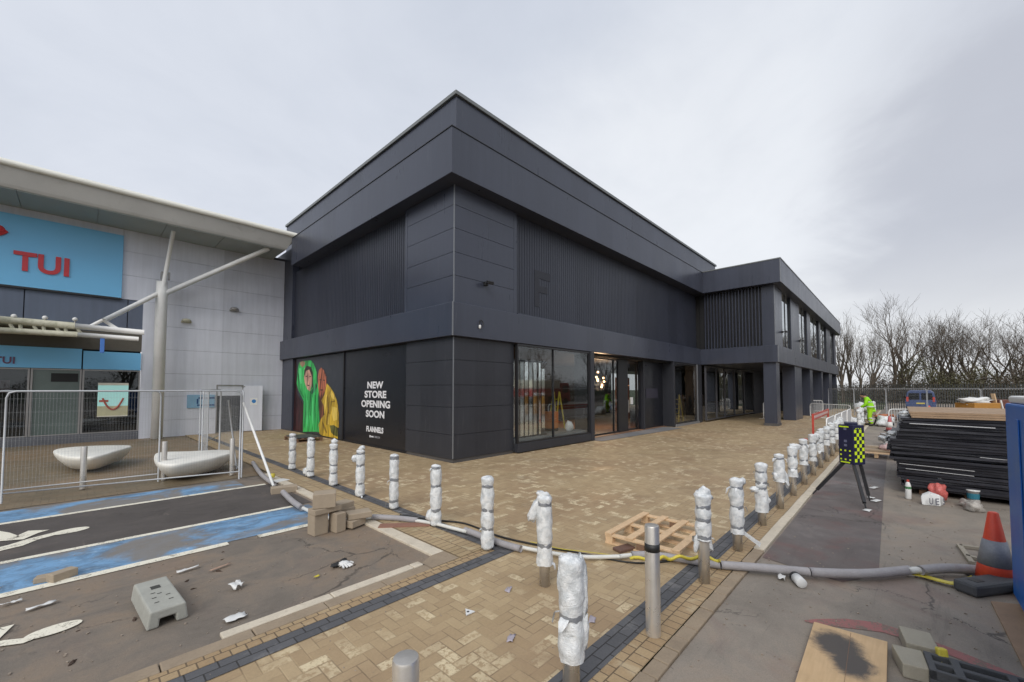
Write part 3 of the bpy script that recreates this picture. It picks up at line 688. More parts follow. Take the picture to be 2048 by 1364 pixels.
# ---- wing
XW, YW2 = 26.3, 5.0
P(MB().box(XW-0.15,YW2-0.15,3.50,56.2,20,4.43), 'wing_lower_band', charcoal, bevel=0.012)
P(MB().box(XW-0.45,YW2-0.40,7.80,56.6,20,9.06), 'wing_roof_fascia', charcoal, bevel=0.012)
P(MB().box(XW-0.47,YW2-0.42,9.062,56.6,20,9.12), 'wing_capping', cap_m)
P(MB().box(XW-0.155,YW2-0.155,3.5,XW-0.12,YW2-0.12,4.43).box(XW-0.455,YW2-0.405,7.80,XW-0.42,YW2-0.37,9.06).box(XW-0.006,YW2-0.006,4.44,XW+0.02,YW2+0.02,7.79), 'wing_trim', trim_m)
P(MB().box(XW+0.25,YW2+0.45,4.43,55.8,20,7.80), 'wing_core', black_in)
P(MB().box(XW,YW2+0.002,4.43,XW+0.24,5.62,7.80), 'wing_pier', charcoal)
b = MB(); fins(b,'y',5.72,8.75,XW-0.02,4.45,7.79,0.17,0.05,0.15); P(b,'wing_louvre',charcoal)
P(MB().box(XW+0.16,5.63,4.43,XW+0.24,9.0,7.80), 'louvre_backing', black_frame)
def xy(px, Y=YW2, py=700): return PY(px, py, Y).x
segs = [(1566,1584,1),(1600,1616,1),(1622,1639.5,1),(1642,1654,1),(1661,1669,1)]
prev = XW+0.24
for k,(p0,p1,_) in enumerate(segs):
    a, c = xy(p0), xy(p1, YW2, 720)
    P(MB().box(prev, YW2, 4.43, a, YW2+0.44, 7.80), 'wing_pier', charcoal)
    mid_ = (a+c)/2
    o = P(MB().box(a,YW2+0.06,4.43,a+0.05,YW2+0.14,7.79).box(c-0.05,YW2+0.06,4.43,c,YW2+0.14,7.79).box(mid_-0.03,YW2+0.07,4.43,mid_+0.03,YW2+0.14,7.79), 'window', black_frame)
    pane(a+0.04,YW2+0.105,4.45,c-0.04,YW2+0.105,7.79,o,glass_up)
    prev = c
P(MB().box(prev, YW2, 4.43, 55.9, YW2+0.44, 7.80), 'wing_pier', charcoal)
# ground floor posts of the wing and the dark wall set back behind them
for p0,p1 in ((1592.6,1606),(1623,1628),(1646,1648.5),(1661,1666.5)):
    P(MB().box(xy(p0,YW2,845), YW2, 0, xy(p1,YW2,840), YW2+0.7, 3.498), 'wing_column', charcoal, bevel=0.01)
P(MB().box(XW,YW2,0,XW+0.85,5.62,3.498), 'wing_column', charcoal, bevel=0.01)
P(MB().box(XW-0.03,YW2-0.03,0,XW+0.88,5.65,0.14), 'column_plinth', M('dusty plinth',(0.085,0.08,0.078),0.7))
P(MB().box(44.0,6.3,0,55.6,6.5,3.498).box(44.0,6.5,0,44.2,8.9,3.498).box(37.75,8.7,0,44.0,8.9,3.498), 'recessed_wall', M('dark blue grey wall',(0.022,0.024,0.032),0.5))
P(MB().box(55.2,YW2,0,55.95,6.3,3.498), 'wing_column', charcoal)
# trunking lamps on the facade
def wall_lamp(c, nrm, label, m=black_frame, s=1.0):
    c = Vector(c); nv = Vector(nrm); t = thing('wall_lamp', label, 'wall lamp', c, 0, 'small lamps fixed to the store walls')
    MB().obox(nv*0.03*s, 0.12*s, 0.12*s, 0.12*s).build('base_plate', m, t, bevel=0.01)
    MB().tube([nv*0.08*s, nv*0.16*s+Vector((0,0,0.01))], 0.02*s).build('arm', m, t)
    MB().obox(nv*0.22*s+Vector((0.0,0,0.0)), 0.22*s if nv.y else 0.12*s, 0.12*s if nv.y else 0.22*s, 0.10*s, 0, 0.3 if nv.y else 0, 0).build('lamp_head', m, t, bevel=0.015)
    return t
wall_lamp(PY(970,568,YF), (0,-1,0), 'small black floodlight on the upper corner cladding')
for px,py,lb in ((1563,664,'black floodlight beside the first upstairs window of the wing'),(1598,682,'black floodlight between the first and second upstairs wing windows')):
    wall_lamp(PY(px,py,YW2), (0,-1,0), lb)
t = thing('dangling_lamp', 'white bulb hanging from a loop of black cable on the lower band', 'lamp', PY(958,650,YF-0.15)+Vector((0,-0.01,0)))
MB().tube([(0.0,-0.01,-0.06),(-0.02,-0.03,0.0),(-0.01,-0.03,0.1),(0.06,-0.02,0.15),(0.12,-0.03,0.1),(0.12,-0.04,0.0),(0.06,-0.03,-0.05)], 0.012, 6).build('cable', cable_k, t)
MB().lathe([(0.02,-0.11),(0.035,-0.09),(0.035,-0.02),(0.02,0.0)],10,(0.0,-0.03,0)).build('bulb', white_m, t, smooth=True)
t = thing('round_lamp', 'round white bulkhead lamp in the first opening of the wing', 'lamp', PY(1584,746,6.3))
MB().blob((0,-0.06,0),0.16,0.08,0.16,0,0,12,8).build('diffuser', M('pale diffuser',(0.85,0.85,0.82),0.4), t, smooth=True)
MB().obox((0,-0.02,0),0.4,0.04,0.4).build('base_plate', black_frame, t)

# ---- inside the shop, seen through the glass
rnd0 = random.Random(9)
t = thing('slat_screen', 'row of polished vertical slats standing inside the corner display window', 'screen', (9.75, 9.30, 0.42))
for i in range(8):
    a = 0.02+i*0.225
    MB().obox((a+0.08,0.0,1.28),0.165,0.012,2.5 if i<7 else 2.1,R(rnd0.uniform(-1.5,1.5))).build('slat', mirror, t)
MB().box(-0.03,-0.03,2.54,1.85,0.03,2.60).box(-0.03,-0.03,0.0,1.85,0.03,0.04).build('rail', black_frame, t)
t = thing('step_ladder', 'yellow step ladder inside the far right shop window', 'ladder', (PY(1354,845,9.8).x, 9.8, 0.03))
for s_ in (-1,1):
    MB().bar((-0.35,0.25*s_,0),(0,0.16*s_,1.65),0.05).build('stile', yel, t)
    MB().bar((0.4,0.25*s_,0),(0.03,0.16*s_,1.65),0.05).build('rear_stile', yel, t)
for i in range(1,6): MB().bar((-0.35+0.35*i/6,-0.22,1.65*i/6),(-0.35+0.35*i/6,0.22,1.65*i/6),0.05,0.03).build('step', yel, t)
t = thing('step_ladder', 'small yellow ladder standing behind the display window slats', 'ladder', (PY(1113,860,10.2).x, 10.2, 0.42))
for s_ in (-1,1):
    MB().bar((-0.3,0.2*s_,0),(0,0.14*s_,1.5),0.04).build('stile', yel, t)
    MB().bar((0.3,0.2*s_,0),(0.02,0.14*s_,1.5),0.04).build('rear_stile', yel, t)
for i in range(1,5): MB().bar((-0.3+0.3*i/5,-0.18,1.5*i/5),(-0.3+0.3*i/5,0.18,1.5*i/5),0.04,0.025).build('step', yel, t)
o = MB().blob((0,0,0.2),0.16,0.14,0.22,4,0.3).build('dust_sheet', white_m, smooth=True); tag(o,'pale crumpled cloth heap in the display window','cloth',loc=(PY(1138,862,9.4).x,9.4,0.40))
t = thing('tool_trolley', 'orange trolley with a grey hoop handle behind the display slats', 'trolley', (PY(1103,860,9.9).x,9.9,0.42))
MB().box(-0.2,-0.2,0.1,0.2,0.2,0.75).build('body', M('orange trolley paint',(0.55,0.18,0.04),0.5), t, bevel=0.03)
MB().tube([(-0.2,0,0.75),(-0.2,0,0.95),(-0.1,0,1.03),(0.1,0,1.03),(0.2,0,0.95),(0.2,0,0.75)],0.018,6).build('handle', galv, t)
for s_ in (-1,1): MB().tube([(0.12*s_,-0.2,0.06),(0.12*s_,0.2,0.06)],0.06,12).build('wheel', cable_k, t)
il = bpy.data.lights.new('chandelier_light','POINT'); ilo = bpy.data.objects.new('chandelier_light',il); COL.objects.link(ilo); il.energy = 220; il.color = (1.0,0.62,0.36); il.shadow_soft_size = 0.3; ilo.location = PY(1200,770,11.6)
rnd = random.Random(5)
t = thing('chandelier', 'cluster of warm glowing globe bulbs hanging inside the entrance', 'chandelier', PY(1196,762,11.2)+Vector((0,0,0.2)))
for i,(a,c_,h_) in enumerate(((0,0,0.25),(0.1,0.15,0.0),(-0.2,-0.1,-0.12),(0.3,0.2,-0.18),(-0.35,0.2,-0.1),(0.05,-0.2,-0.4),(0.5,0.1,-0.5),(1.6,0.6,-0.2),(1.7,0.7,0.0))):
    rd = MB().tube([(a,c_,h_+0.05),(a,c_,0.9)],0.006,5).build('rod', black_frame, t)
    MB().blob((a,c_,h_),0.055,0.055,0.055,0,0,12,8).build('bulb', bulb, t, smooth=True)
t = thing('wall_shelf', 'copper lit shelving seen through the glass door', 'shelving', (PY(1242,800,12.0).x,12.0,0))
MB().box(0.0,0,2.25,1.0,0.3,2.32).box(0.0,0,2.6,1.0,0.3,2.64).box(0.0,0,0.95,1.0,0.35,1.02).build('shelf', M('copper shelf',(0.40,0.16,0.08),0.4), t)
MB().box(0.0,-0.01,2.21,1.0,0.02,2.245).box(0.0,-0.01,0.92,1.0,0.02,0.945).build('lit_edge', warm_strip, t)
MB().box(-0.06,0,0.0,0.0,0.35,2.7).box(1.0,0,0.0,1.06,0.35,2.7).build('upright', M('dark copper',(0.16,0.07,0.045),0.5), t)
o = MB().box(-0.13,-0.01,-0.17,0.13,0.0,0.17).build('paper_notice', white_m); tag(o,'small white notice taped to the glass door','notice',loc=(18.75,9.68,1.45))
t = thing('display_stand', 'pale wire display stand inside the far right window', 'stand', (PY(1374,840,9.7).x,9.7,0.12))
MB().tube([(0,0,0),(0,0,2.6)],0.025,8).build('pole', white_m, t)
MB().tube([(0.25*math.cos(i*math.pi/6),0,2.55+0.25*math.sin(i*math.pi/6)) for i in range(13)],0.02,6).build('ring', white_m, t)
b = MB()
for i in range(7): b.tube([(-0.3+i*0.1,0,0),(-0.3+i*0.1,0,1.1)],0.010,5)
b.tube([(-0.33,0,1.1),(0.33,0,1.1)],0.02,6).tube([(-0.33,0,0.05),(0.33,0,0.05)],0.02,6); b.build('wire_panel', white_m, t)
MB().blob((0,0,1.35),0.33,0.2,0.12,3,0.3).build('cloth', M('pale lilac cloth',(0.5,0.5,0.56),0.8), t, smooth=True)

# ================================================================== NEIGHBOURING SHOP (pale building with the oversailing roof)
YT = 22.9
shop = thing('shop_building', 'pale grey clad retail unit with a deep oversailing white edged roof', 'building', (2.0, YT, 0))
def T(mb, name, m, parent=shop, **k): return mb.build(name, m, parent, world=True, **k)
xj = 1.86
XS0, XM0, XM1 = PY(165,715,YT).x, PY(58,800,YT).x, PY(162,800,YT).x
zs = [-0.02,0.70,1.72,2.69,3.72,4.71,5.68,6.68,7.66,8.57]
b = MB(); g_ = 0.0045; XD0, XD1 = 4.48, 5.47
for a,c in zip(zs[:-1], zs[1:]):
    lo = 1.18 if a > 5.6 else xj
    if a < 2.1:
        top = c-g_
        if c <= 1.71: b.box(lo,YT,a+g_,XD0,YT+0.08,top).box(XD1,YT,a+g_,7.19,YT+0.08,top)
        else: b.box(lo,YT,a+g_,XD0,YT+0.08,top).box(XD1,YT,a+g_,7.19,YT+0.08,top).box(XD0,YT,2.22,XD1,YT+0.08,top)
    else: b.box(lo,YT,a+g_,7.19,YT+0.08,c-g_)
T(b,'cladding',tui_wall)
T(MB().box(XD1,YT+0.05,-0.02,7.3,YT+0.3,8.7).box(xj+0.01,YT+0.05,-0.02,XD0,YT+0.3,8.7).box(XD0,YT+0.05,2.23,XD1,YT+0.3,8.7).box(-30,YT+0.12,4.2,xj,YT+0.3,8.7).box(XD0-1,YT+3,-0.02,7.3,YT+3.2,4.2).box(XD0-0.5,YT+1.8,0,XD1+0.5,YT+1.9,2.3), 'backing_wall', M('joint shadow grey',(0.07,0.072,0.08),0.8))
dl = T(MB().obox((5.87,YT-0.17,1.11),0.80,0.05,2.16,-0.36), 'fire_door', tui_wall, bevel=0.005)
T(MB().obox((5.90,YT-0.215,1.42),0.30,0.006,0.34,-0.36), 'door_notice', white_m, dl)
b = MB(); Mx = Matrix.Translation((5.90,YT-0.222,1.44)) @ Matrix.Rotation(-0.36,4,'Z')
b.add([Mx@Vector((0.09*math.cos(2*math.pi*i/16),0,0.09*math.sin(2*math.pi*i/16))) for i in range(16)],[tuple(range(16))]); T(b,'notice_disc',M('blue notice disc',(0.03,0.20,0.50),0.5),dl)
T(MB().box(XD1-0.05,YT-0.08,2.12,XD1+0.35,YT-0.04,2.16), 'door_closer', steel_d, dl)
T(MB().box(XD0-0.04,YT-0.03,0,XD0,YT+0.2,2.22).box(XD1,YT-0.03,0,XD1+0.04,YT+0.2,2.22).box(XD0,YT-0.03,2.18,XD1,YT+0.2,2.22), 'door_frame', steel_d)
T(MB().box(XD0-0.02,YT+0.6,0,XD1,YT+0.7,1.2), 'inner_partition', M('dim inner wall',(0.06,0.06,0.05),0.8))
# pale jamb pier and recessed shopfront
T(MB().box(xj-0.02,YT-0.03,-0.02,xj+0.42,YT-0.003,5.66), 'jamb_pier', tui_wall)
T(MB().box(xj+0.42,YT-0.028,-0.02,xj+0.435,YT-0.003,5.66), 'pier_joint', steel_d)
b = MB()
for x0 in np.arange(-9.5, 1.7, 2.72): b.box(x0+0.01,YT-0.01,4.30,min(x0+2.70,1.84),YT+0.1,5.66)
T(b,'slate_panels',tui_dark)
T(MB().box(-12,YT,8.15,1.17,YT+0.1,8.6),'cladding',tui_wall)
sg = T(MB().box(-12,YT-0.12,5.68,1.17,YT-0.004,8.24),'sign_panel',tui_blue)
T(MB().box(-12,YT-0.125,5.62,1.175,YT-0.01,5.695),'sign_edge',black_frame)
def ytext(body, xl, xr, ytop, ybot, Yp, m, parent, bold=0.03, d=0.03):
    a = PY(xl, ybot, Yp); c = PY(xr, ytop, Yp); z0 = PY((xl+xr)/2, ybot, Yp).z; z1 = PY((xl+xr)/2, ytop, Yp).z
    return text('lettering', body, (a.x, Yp, z0), (1,0,0), (0,0,1), c.x-a.x, z1-z0, m, parent, bold, d)
ytext('TUI',25,140,509,547,YT-0.13,tui_red,sg,0.03)
c_ = PY(-12,455,YT-0.13)
b = MB(); b.tube([c_+Vector((-0.47+0.75*math.cos(t_),0,0.1+0.75*math.sin(t_)*0.55)) for t_ in np.linspace(-2.6,-0.3,16)],0.11,6)
b.blob(PY(-3,458,YT-0.15),0.15,0.04,0.15,0,0); T(b,'smile_emblem',tui_red,sg)
sg2 = T(MB().box(-12,YT-0.10,2.80,XS0-0.02,YT-0.004,3.56),'lower_sign',tui_blue)
ytext('TUI',-14,30,713,727,YT-0.105,tui_pur,sg2,0.02,0.015)
T(MB().box(XS0+0.02,YT-0.08,2.80,1.83,YT-0.004,3.50),'lower_sign',tui_blue)
T(MB().box(-12,YT-0.0,3.57,1.85,YT+0.1,4.29),'recess_panel',soff_br)
# shopfront glazing, each bay its own window
def swin(x0,x1,m,z0=0.30,z1=2.79):
    o = T(MB().box(x0,YT-0.02,z0,x0+0.05,YT+0.08,z1).box(x1-0.05,YT-0.02,z0,x1,YT+0.08,z1).box(x0+0.05,YT-0.02,z1-0.05,x1-0.05,YT+0.08,z1).box(x0+0.05,YT-0.02,z0,x1-0.05,YT+0.08,z0+0.05),'window',steel_d)
    T(MB().box(x0+0.04,YT+0.02,z0+0.04,x1-0.04,YT+0.035,z1-0.04),'pane',m,o)
    return o
swin(-4.2,XM0-0.01,glass); swin(XM0+0.01,XM1-0.01,glass_gr); swin(XM1+0.01,1.83,glass)
T(MB().box(XM0+0.5,YT-0.001,2.30,XM1-0.1,YT+0.018,2.62),'blind',black_in)
T(MB().box(-12,YT-0.03,-0.02,1.84,YT+0.05,0.315),'plinth',M('grey shop plinth',(0.12,0.125,0.14),0.7))
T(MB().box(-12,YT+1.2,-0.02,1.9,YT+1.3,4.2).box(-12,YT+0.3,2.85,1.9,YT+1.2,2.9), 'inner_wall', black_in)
T(MB().box(-4.1,YT+0.35,1.9,-1.6,YT+0.38,2.35),'window_banner',M('dull maroon banner',(0.10,0.05,0.055),0.7))
# lit poster screen
t = thing('poster_screen', 'small lit turquoise poster with a red rope curve in the shop window', 'poster', (0.67,YT-0.04,0))
z0_, z1_ = PY(225,833,YT-0.05).z, PY(225,766,YT-0.05).z
xa, xb = PY(195,800,YT-0.05).x, PY(256,800,YT-0.05).x
MB().box(xa-0.67,-0.02,z0_,xb-0.67,0.0,z1_).build('screen', emis('lit turquoise poster',(0.36,0.66,0.62),0.30), t)
MB().box(xa-0.67,-0.03,z1_-0.09,xb-0.67,-0.021,z1_).box(xa-0.67,-0.03,z0_,xb-0.67,-0.021,z0_+0.04).build('rail', M('cream poster rail',(0.75,0.72,0.6),0.5), t)
b = MB(); w_ = xb-xa
b.tube([(xa-0.67+w_*(0.16+0.68*s_),-0.035,z0_+0.28+0.45*(2*s_-1)**2) for s_ in np.linspace(0,1,12)],0.035,6); b.build('rope_print', M('poster red',(0.5,0.10,0.06),0.6), t)
MB().obox((xa-0.67+w_*0.2,-0.03,z0_+0.62),w_*0.3,0.012,0.08).build('headline_print', M('poster red',(0.5,0.10,0.06),0.6), t)
MB().prism([(xa-0.67,-0.024),(xb-0.67,-0.024),(xb-0.67,-0.021),(xa-0.67,-0.021)],z0_+0.04,z0_+0.42).build('sand_print', M('poster sand',(0.60,0.58,0.36),0.5), t)
# roof
XE = 6.95
b = MB().add([(-30,20.9,8.56),(XE-0.35,20.9,8.56),(XE-0.3,20.86,8.66),(-30,20.86,8.66),(-30,20.72,9.24),(XE,20.72,9.24),(XE,24.5,9.4),(-30,24.5,9.4),(-30,24.5,8.56),(XE-0.35,24.5,8.56)],
  [(0,1,2,3),(3,2,5,4),(4,5,6,7),(7,6,9,8),(8,9,1,0),(1,9,6,5,2),(0,3,4,7,8)])
T(b,'roof',tui_roof)
b = MB()
for x0 in np.arange(-30,XE-0.1,1.9): b.box(x0+0.008,20.93,8.525,min(x0+1.892,XE-0.4),22.88,8.555)
T(b,'soffit',tui_soff)
T(MB().tube([(-30,20.72,9.31),(XE+0.05,20.72,9.31)],0.11,12),'gutter',tui_roofw,smooth=True)
T(MB().bar((XE-0.02,20.72,9.12),(XE-0.34,22.95,8.62),0.05,0.12),'verge_trim',tui_roofw)
# supporting column and struts
t = thing('roof_column', 'round white column with raking tube struts holding the oversailing roof', 'column', (2.36,22.35,0))
c0 = Vector((2.36,22.35,0)); top = Vector((2.36,22.35,6.5))
MB().lathe([(0.195,0),(0.195,5.9),(0.185,6.5)],24).build('post', white_ptube, t, smooth=True)
def strut(name, p, q_, r, m=white_ptube): return MB().tube([Vector(p)-c0, Vector(q_)-c0], r, 10).build(name, m, t, smooth=True)
pa = PY(347,462,21.3); pb = PY(537,497,21.2)
strut('strut', top-Vector((0,0,0.5)), pa, 0.075); strut('strut', top-Vector((0,0,0.55)), pb, 0.10)
pc = PY(208,641,21.0); strut('strut', top-Vector((0.1,0,0.5)), pc, 0.085)
MB().obox((0,0,6.7),0.1,0.3,0.4).obox((0.2,-0.1,6.75),0.06,0.2,0.3).build('bracket', steel_d, t)
# entrance canopy rods
t = thing('entrance_canopy', 'white double tube canopy frame above the shop entrance, mossy towards the left', 'canopy', (0,21.0,0))
def cpt(px,py): v = PY(px,py,21.0); return Vector((v.x, 0, v.z))
a1, a2, a3 = cpt(-60,634), cpt(150,652), cpt(288,665)
l1, l2, l3 = cpt(-60,657), cpt(155,669), cpt(277,678)
MB().tube([a2,a3],0.10,10).tube([l2,l3],0.085,10).build('tube_end', white_ptube, t, smooth=True)
MB().tube([a1,a2],0.12,10).tube([l1,l2],0.10,10).build('tube', mossy, t, smooth=True)
b = MB()
for i in range(10):
    s_ = i/9; p_ = a1.lerp(a2,s_); q2 = l1.lerp(l2,(s_+0.05 if i%2 else s_-0.0)); b.tube([p_,q2],0.05,6)
b.build('lattice', mossy, t)
MB().obox((-2.0,0.95,4.30),4.1,1.8,0.08).build('canopy_roof', M('canopy sheet',(0.30,0.31,0.24),0.7,dirt=0.6,dcol=(0.15,0.16,0.09)), t)
pk_ = cpt(206,640)
MB().tube([cpt(176,655),pk_],0.06,8).tube([pk_,cpt(238,660)],0.06,8).build('brace', white_ptube, t, smooth=True)
for px in (28,90,150):
    v = cpt(px, 634+px*0.05); sp = MB().tube([v+Vector((0,0,-0.15)),v],0.02,6).build('lamp_stalk', steel_d, t); MB().blob(v+Vector((0,-0.02,0.05)),0.07,0.07,0.07,1,0.05,10,7).build('lamp_globe', white_m, sp, smooth=True)
MB().box(cpt(200,690).x,-0.05,cpt(205,706).z,cpt(209,690).x,0.05,cpt(205,677).z).build('hanging_sign', M('bright blue sign',(0.08,0.22,0.62),0.4), t, bevel=0.01)
for px,py,lb in ((372,643,'cream bulkhead lamp on the pale wall, nearer the column'),(468,620,'grey bulkhead lamp on the pale wall, nearer the dark store')):
    t = thing('bulkhead_lamp', lb, 'wall lamp', PY(px,py,YT), 0, 'bulkhead lamps on the pale cladding')
    MB().obox((0,-0.05,-0.02),0.36,0.1,0.07).build('tray', M('cream lamp body',(0.5,0.48,0.36),0.5) if px<400 else steel_d, t, bevel=0.01)
    MB().blob((0,-0.12,0.03),0.17,0.12,0.09,1,0.02,12,8).build('dome', M('cream lamp body',(0.5,0.48,0.36),0.5) if px<400 else steel_d, t, smooth=True)
t = thing('notice_board', 'small blue and white notice board on the pale wall beside the fire door', 'sign', PY(402,803,YT-0.02))
MB().box(-0.5,-0.03,-0.28,0.5,0,0.3).build('board', M('light blue board',(0.25,0.45,0.62),0.5), t, bevel=0.005)
MB().box(-0.14,-0.038,-0.2,0.5,-0.031,-0.13).box(-0.1,-0.038,0.12,0.5,-0.031,0.2).box(-0.16,-0.038,-0.1,-0.1,-0.031,0.12).build('print', M('navy print',(0.02,0.08,0.22),0.5), t)

# ================================================================== BENCHES
def bench(top_px, label):
    tp = [G(px,py,0.44) for px,py in top_px]; c = sum(tp, Vector())/len(tp); c.z = 0
    # smooth closed outline
    P2 = [(p-c) for p in tp]; k = len(P2); out = []
    for i in range(k):
        p0,p1,p2,p3 = P2[i-1],P2[i],P2[(i+1)%k],P2[(i+2)%k]
        for s_ in np.linspace(0,1,5)[:-1]:
            out.append(0.5*((2*p1)+(p2-p0)*s_+(2*p0-5*p1+4*p2-p3)*s_*s_+(3*p1-p0-3*p2+p3)*s_**3))
    b = MB(); K = len(out); rings = [(0.60,0.06),(0.70,0.08),(0.90,0.24),(0.985,0.35),(1.0,0.40),(0.99,0.43),(0.96,0.44)]
    for sc,z_ in rings: b.v += [Vector((p.x*sc,p.y*sc,z_)) for p in out]
    for i in range(len(rings)-1):
        for j in range(K): b.f.append((i*K+j,i*K+(j+1)%K,(i+1)*K+(j+1)%K,(i+1)*K+j))
    b.f.append(tuple(range((len(rings)-1)*K,len(rings)*K))); b.f.append(tuple(range(K))[::-1])
    o = b.build('bench', bench_m, smooth=True); return tag(o, label, 'bench', 'white sculpted benches on the forecourt', loc=c)
bench([(106,901),(130,895),(190,891),(250,890),(263,892),(240,899),(200,911),(165,914),(125,911)], 'white leaf shaped bench farther left, with its pointed end to the right')
bench([(308,912),(320,904),(380,902),(440,899),(470,902),(440,912),(395,921),(345,928),(315,925)], 'white leaf shaped bench behind the fence, nearer the plaza')

# ================================================================== FENCES
def fence_panel(p, q_, label, group='temporary mesh fence panels', h=2.0, wires=True, z0=0.06, lean=0, m=galv, fine=0.0007, step=0.045, name='mesh_fence', feet=True):
    p, q_ = Vector((p[0],p[1],0)), Vector((q_[0],q_[1],0)); L = (q_-p).length; rz = math.atan2(q_.y-p.y,q_.x-p.x)
    t = thing(name, label, 'fence', p, rz, group)
    r = 0.0165; c = 0.12
    MB().tube([(0,0,z0-0.05),(0,0,h-c),(0.03,0,h-0.03),(c,0,h),(L-c,0,h),(L-0.03,0,h-0.03),(L,0,h-c),(L,0,z0-0.05)],r,8).tube([(0,0,z0+0.12),(L,0,z0+0.12)],r*0.9,8).build('frame', m, t, smooth=True)
    if wires:
        b = MB(); a = step
        while a < L: b.tube([(a,0,z0+0.12),(a,0,h-0.02)],fine,3,False); a += step
        for z_ in np.arange(z0+0.3,h-0.05,0.25): b.tube([(0,0,z_),(L,0,z_)],fine,3,False)
        b.build('mesh_infill', m, t)
    return t
fence_panel((-0.77,11.75),(2.66,11.0),'mesh fence panel nearest the parking bays, its left post inside the photo')
fence_panel((-2.15,12.2),(1.37,11.98),'mesh fence panel running out of the photo on the left, behind the nearest one')
fence_panel((2.74,11.15),(2.98,14.6),'mesh fence panel turned end on beside the propping pole')
fence_panel((2.35,13.3),(3.05,16.6),'mesh fence panel leaning end on behind the white bench')
fence_panel((2.9,17.0),(4.1,20.2),'mesh fence panel farthest back, in front of the blue notice board')
def pole(p, q_, label, r=0.026, m=white_ptube):
    p, q_ = Vector(p), Vector(q_); o = MB().tube([(0,0,0), q_-p], r, 8).build('prop_pole', m, smooth=True); return tag(o, label, 'pole', 'poles propping the fence', loc=p)
pole(G(547,972,0.05), PX(487,806,2.74), 'white prop pole running from the fence corner down to the buff block')
pole(G(473,938,0.03), PX(457,800,2.72), 'thinner prop pole on the left of the fence corner', 0.02, galv)
# ================================================================== BOLLARDS
def steel_bollard(x, y, label, h=0.90, r=0.06, band=True, z0=0):
    t = thing('bollard', label, 'bollard', (x,y,z0), 0, 'bare steel bollards')
    MB().lathe([(r,0),(r,h-0.012),(r*0.93,h),(0.001,h+0.003)],28).build('post', steel, t, smooth=True).modifiers.new('e','EDGE_SPLIT').split_angle = R(40)
    if band: MB().lathe([(r+0.0015,h-0.21),(r+0.0015,h-0.145)],28).build('band', cable_k, t, smooth=True)
    return t
steel_bollard(3.48,1.67,'bare polished steel bollard with a black band, in the middle foreground')
v = G(808,1674); steel_bollard(v.x,v.y,'bare steel bollard top cut off by the bottom edge of the photo', 0.80, 0.062, False)
for px,py,lb in ((165,978,'leftmost'),(327,960,'middle'),(463,950,'rightmost')):
    v = G(px,py); steel_bollard(v.x,v.y,'grey steel bollard by the mesh fence, %s of the three in front of the benches'%lb, 0.86, 0.05, False)
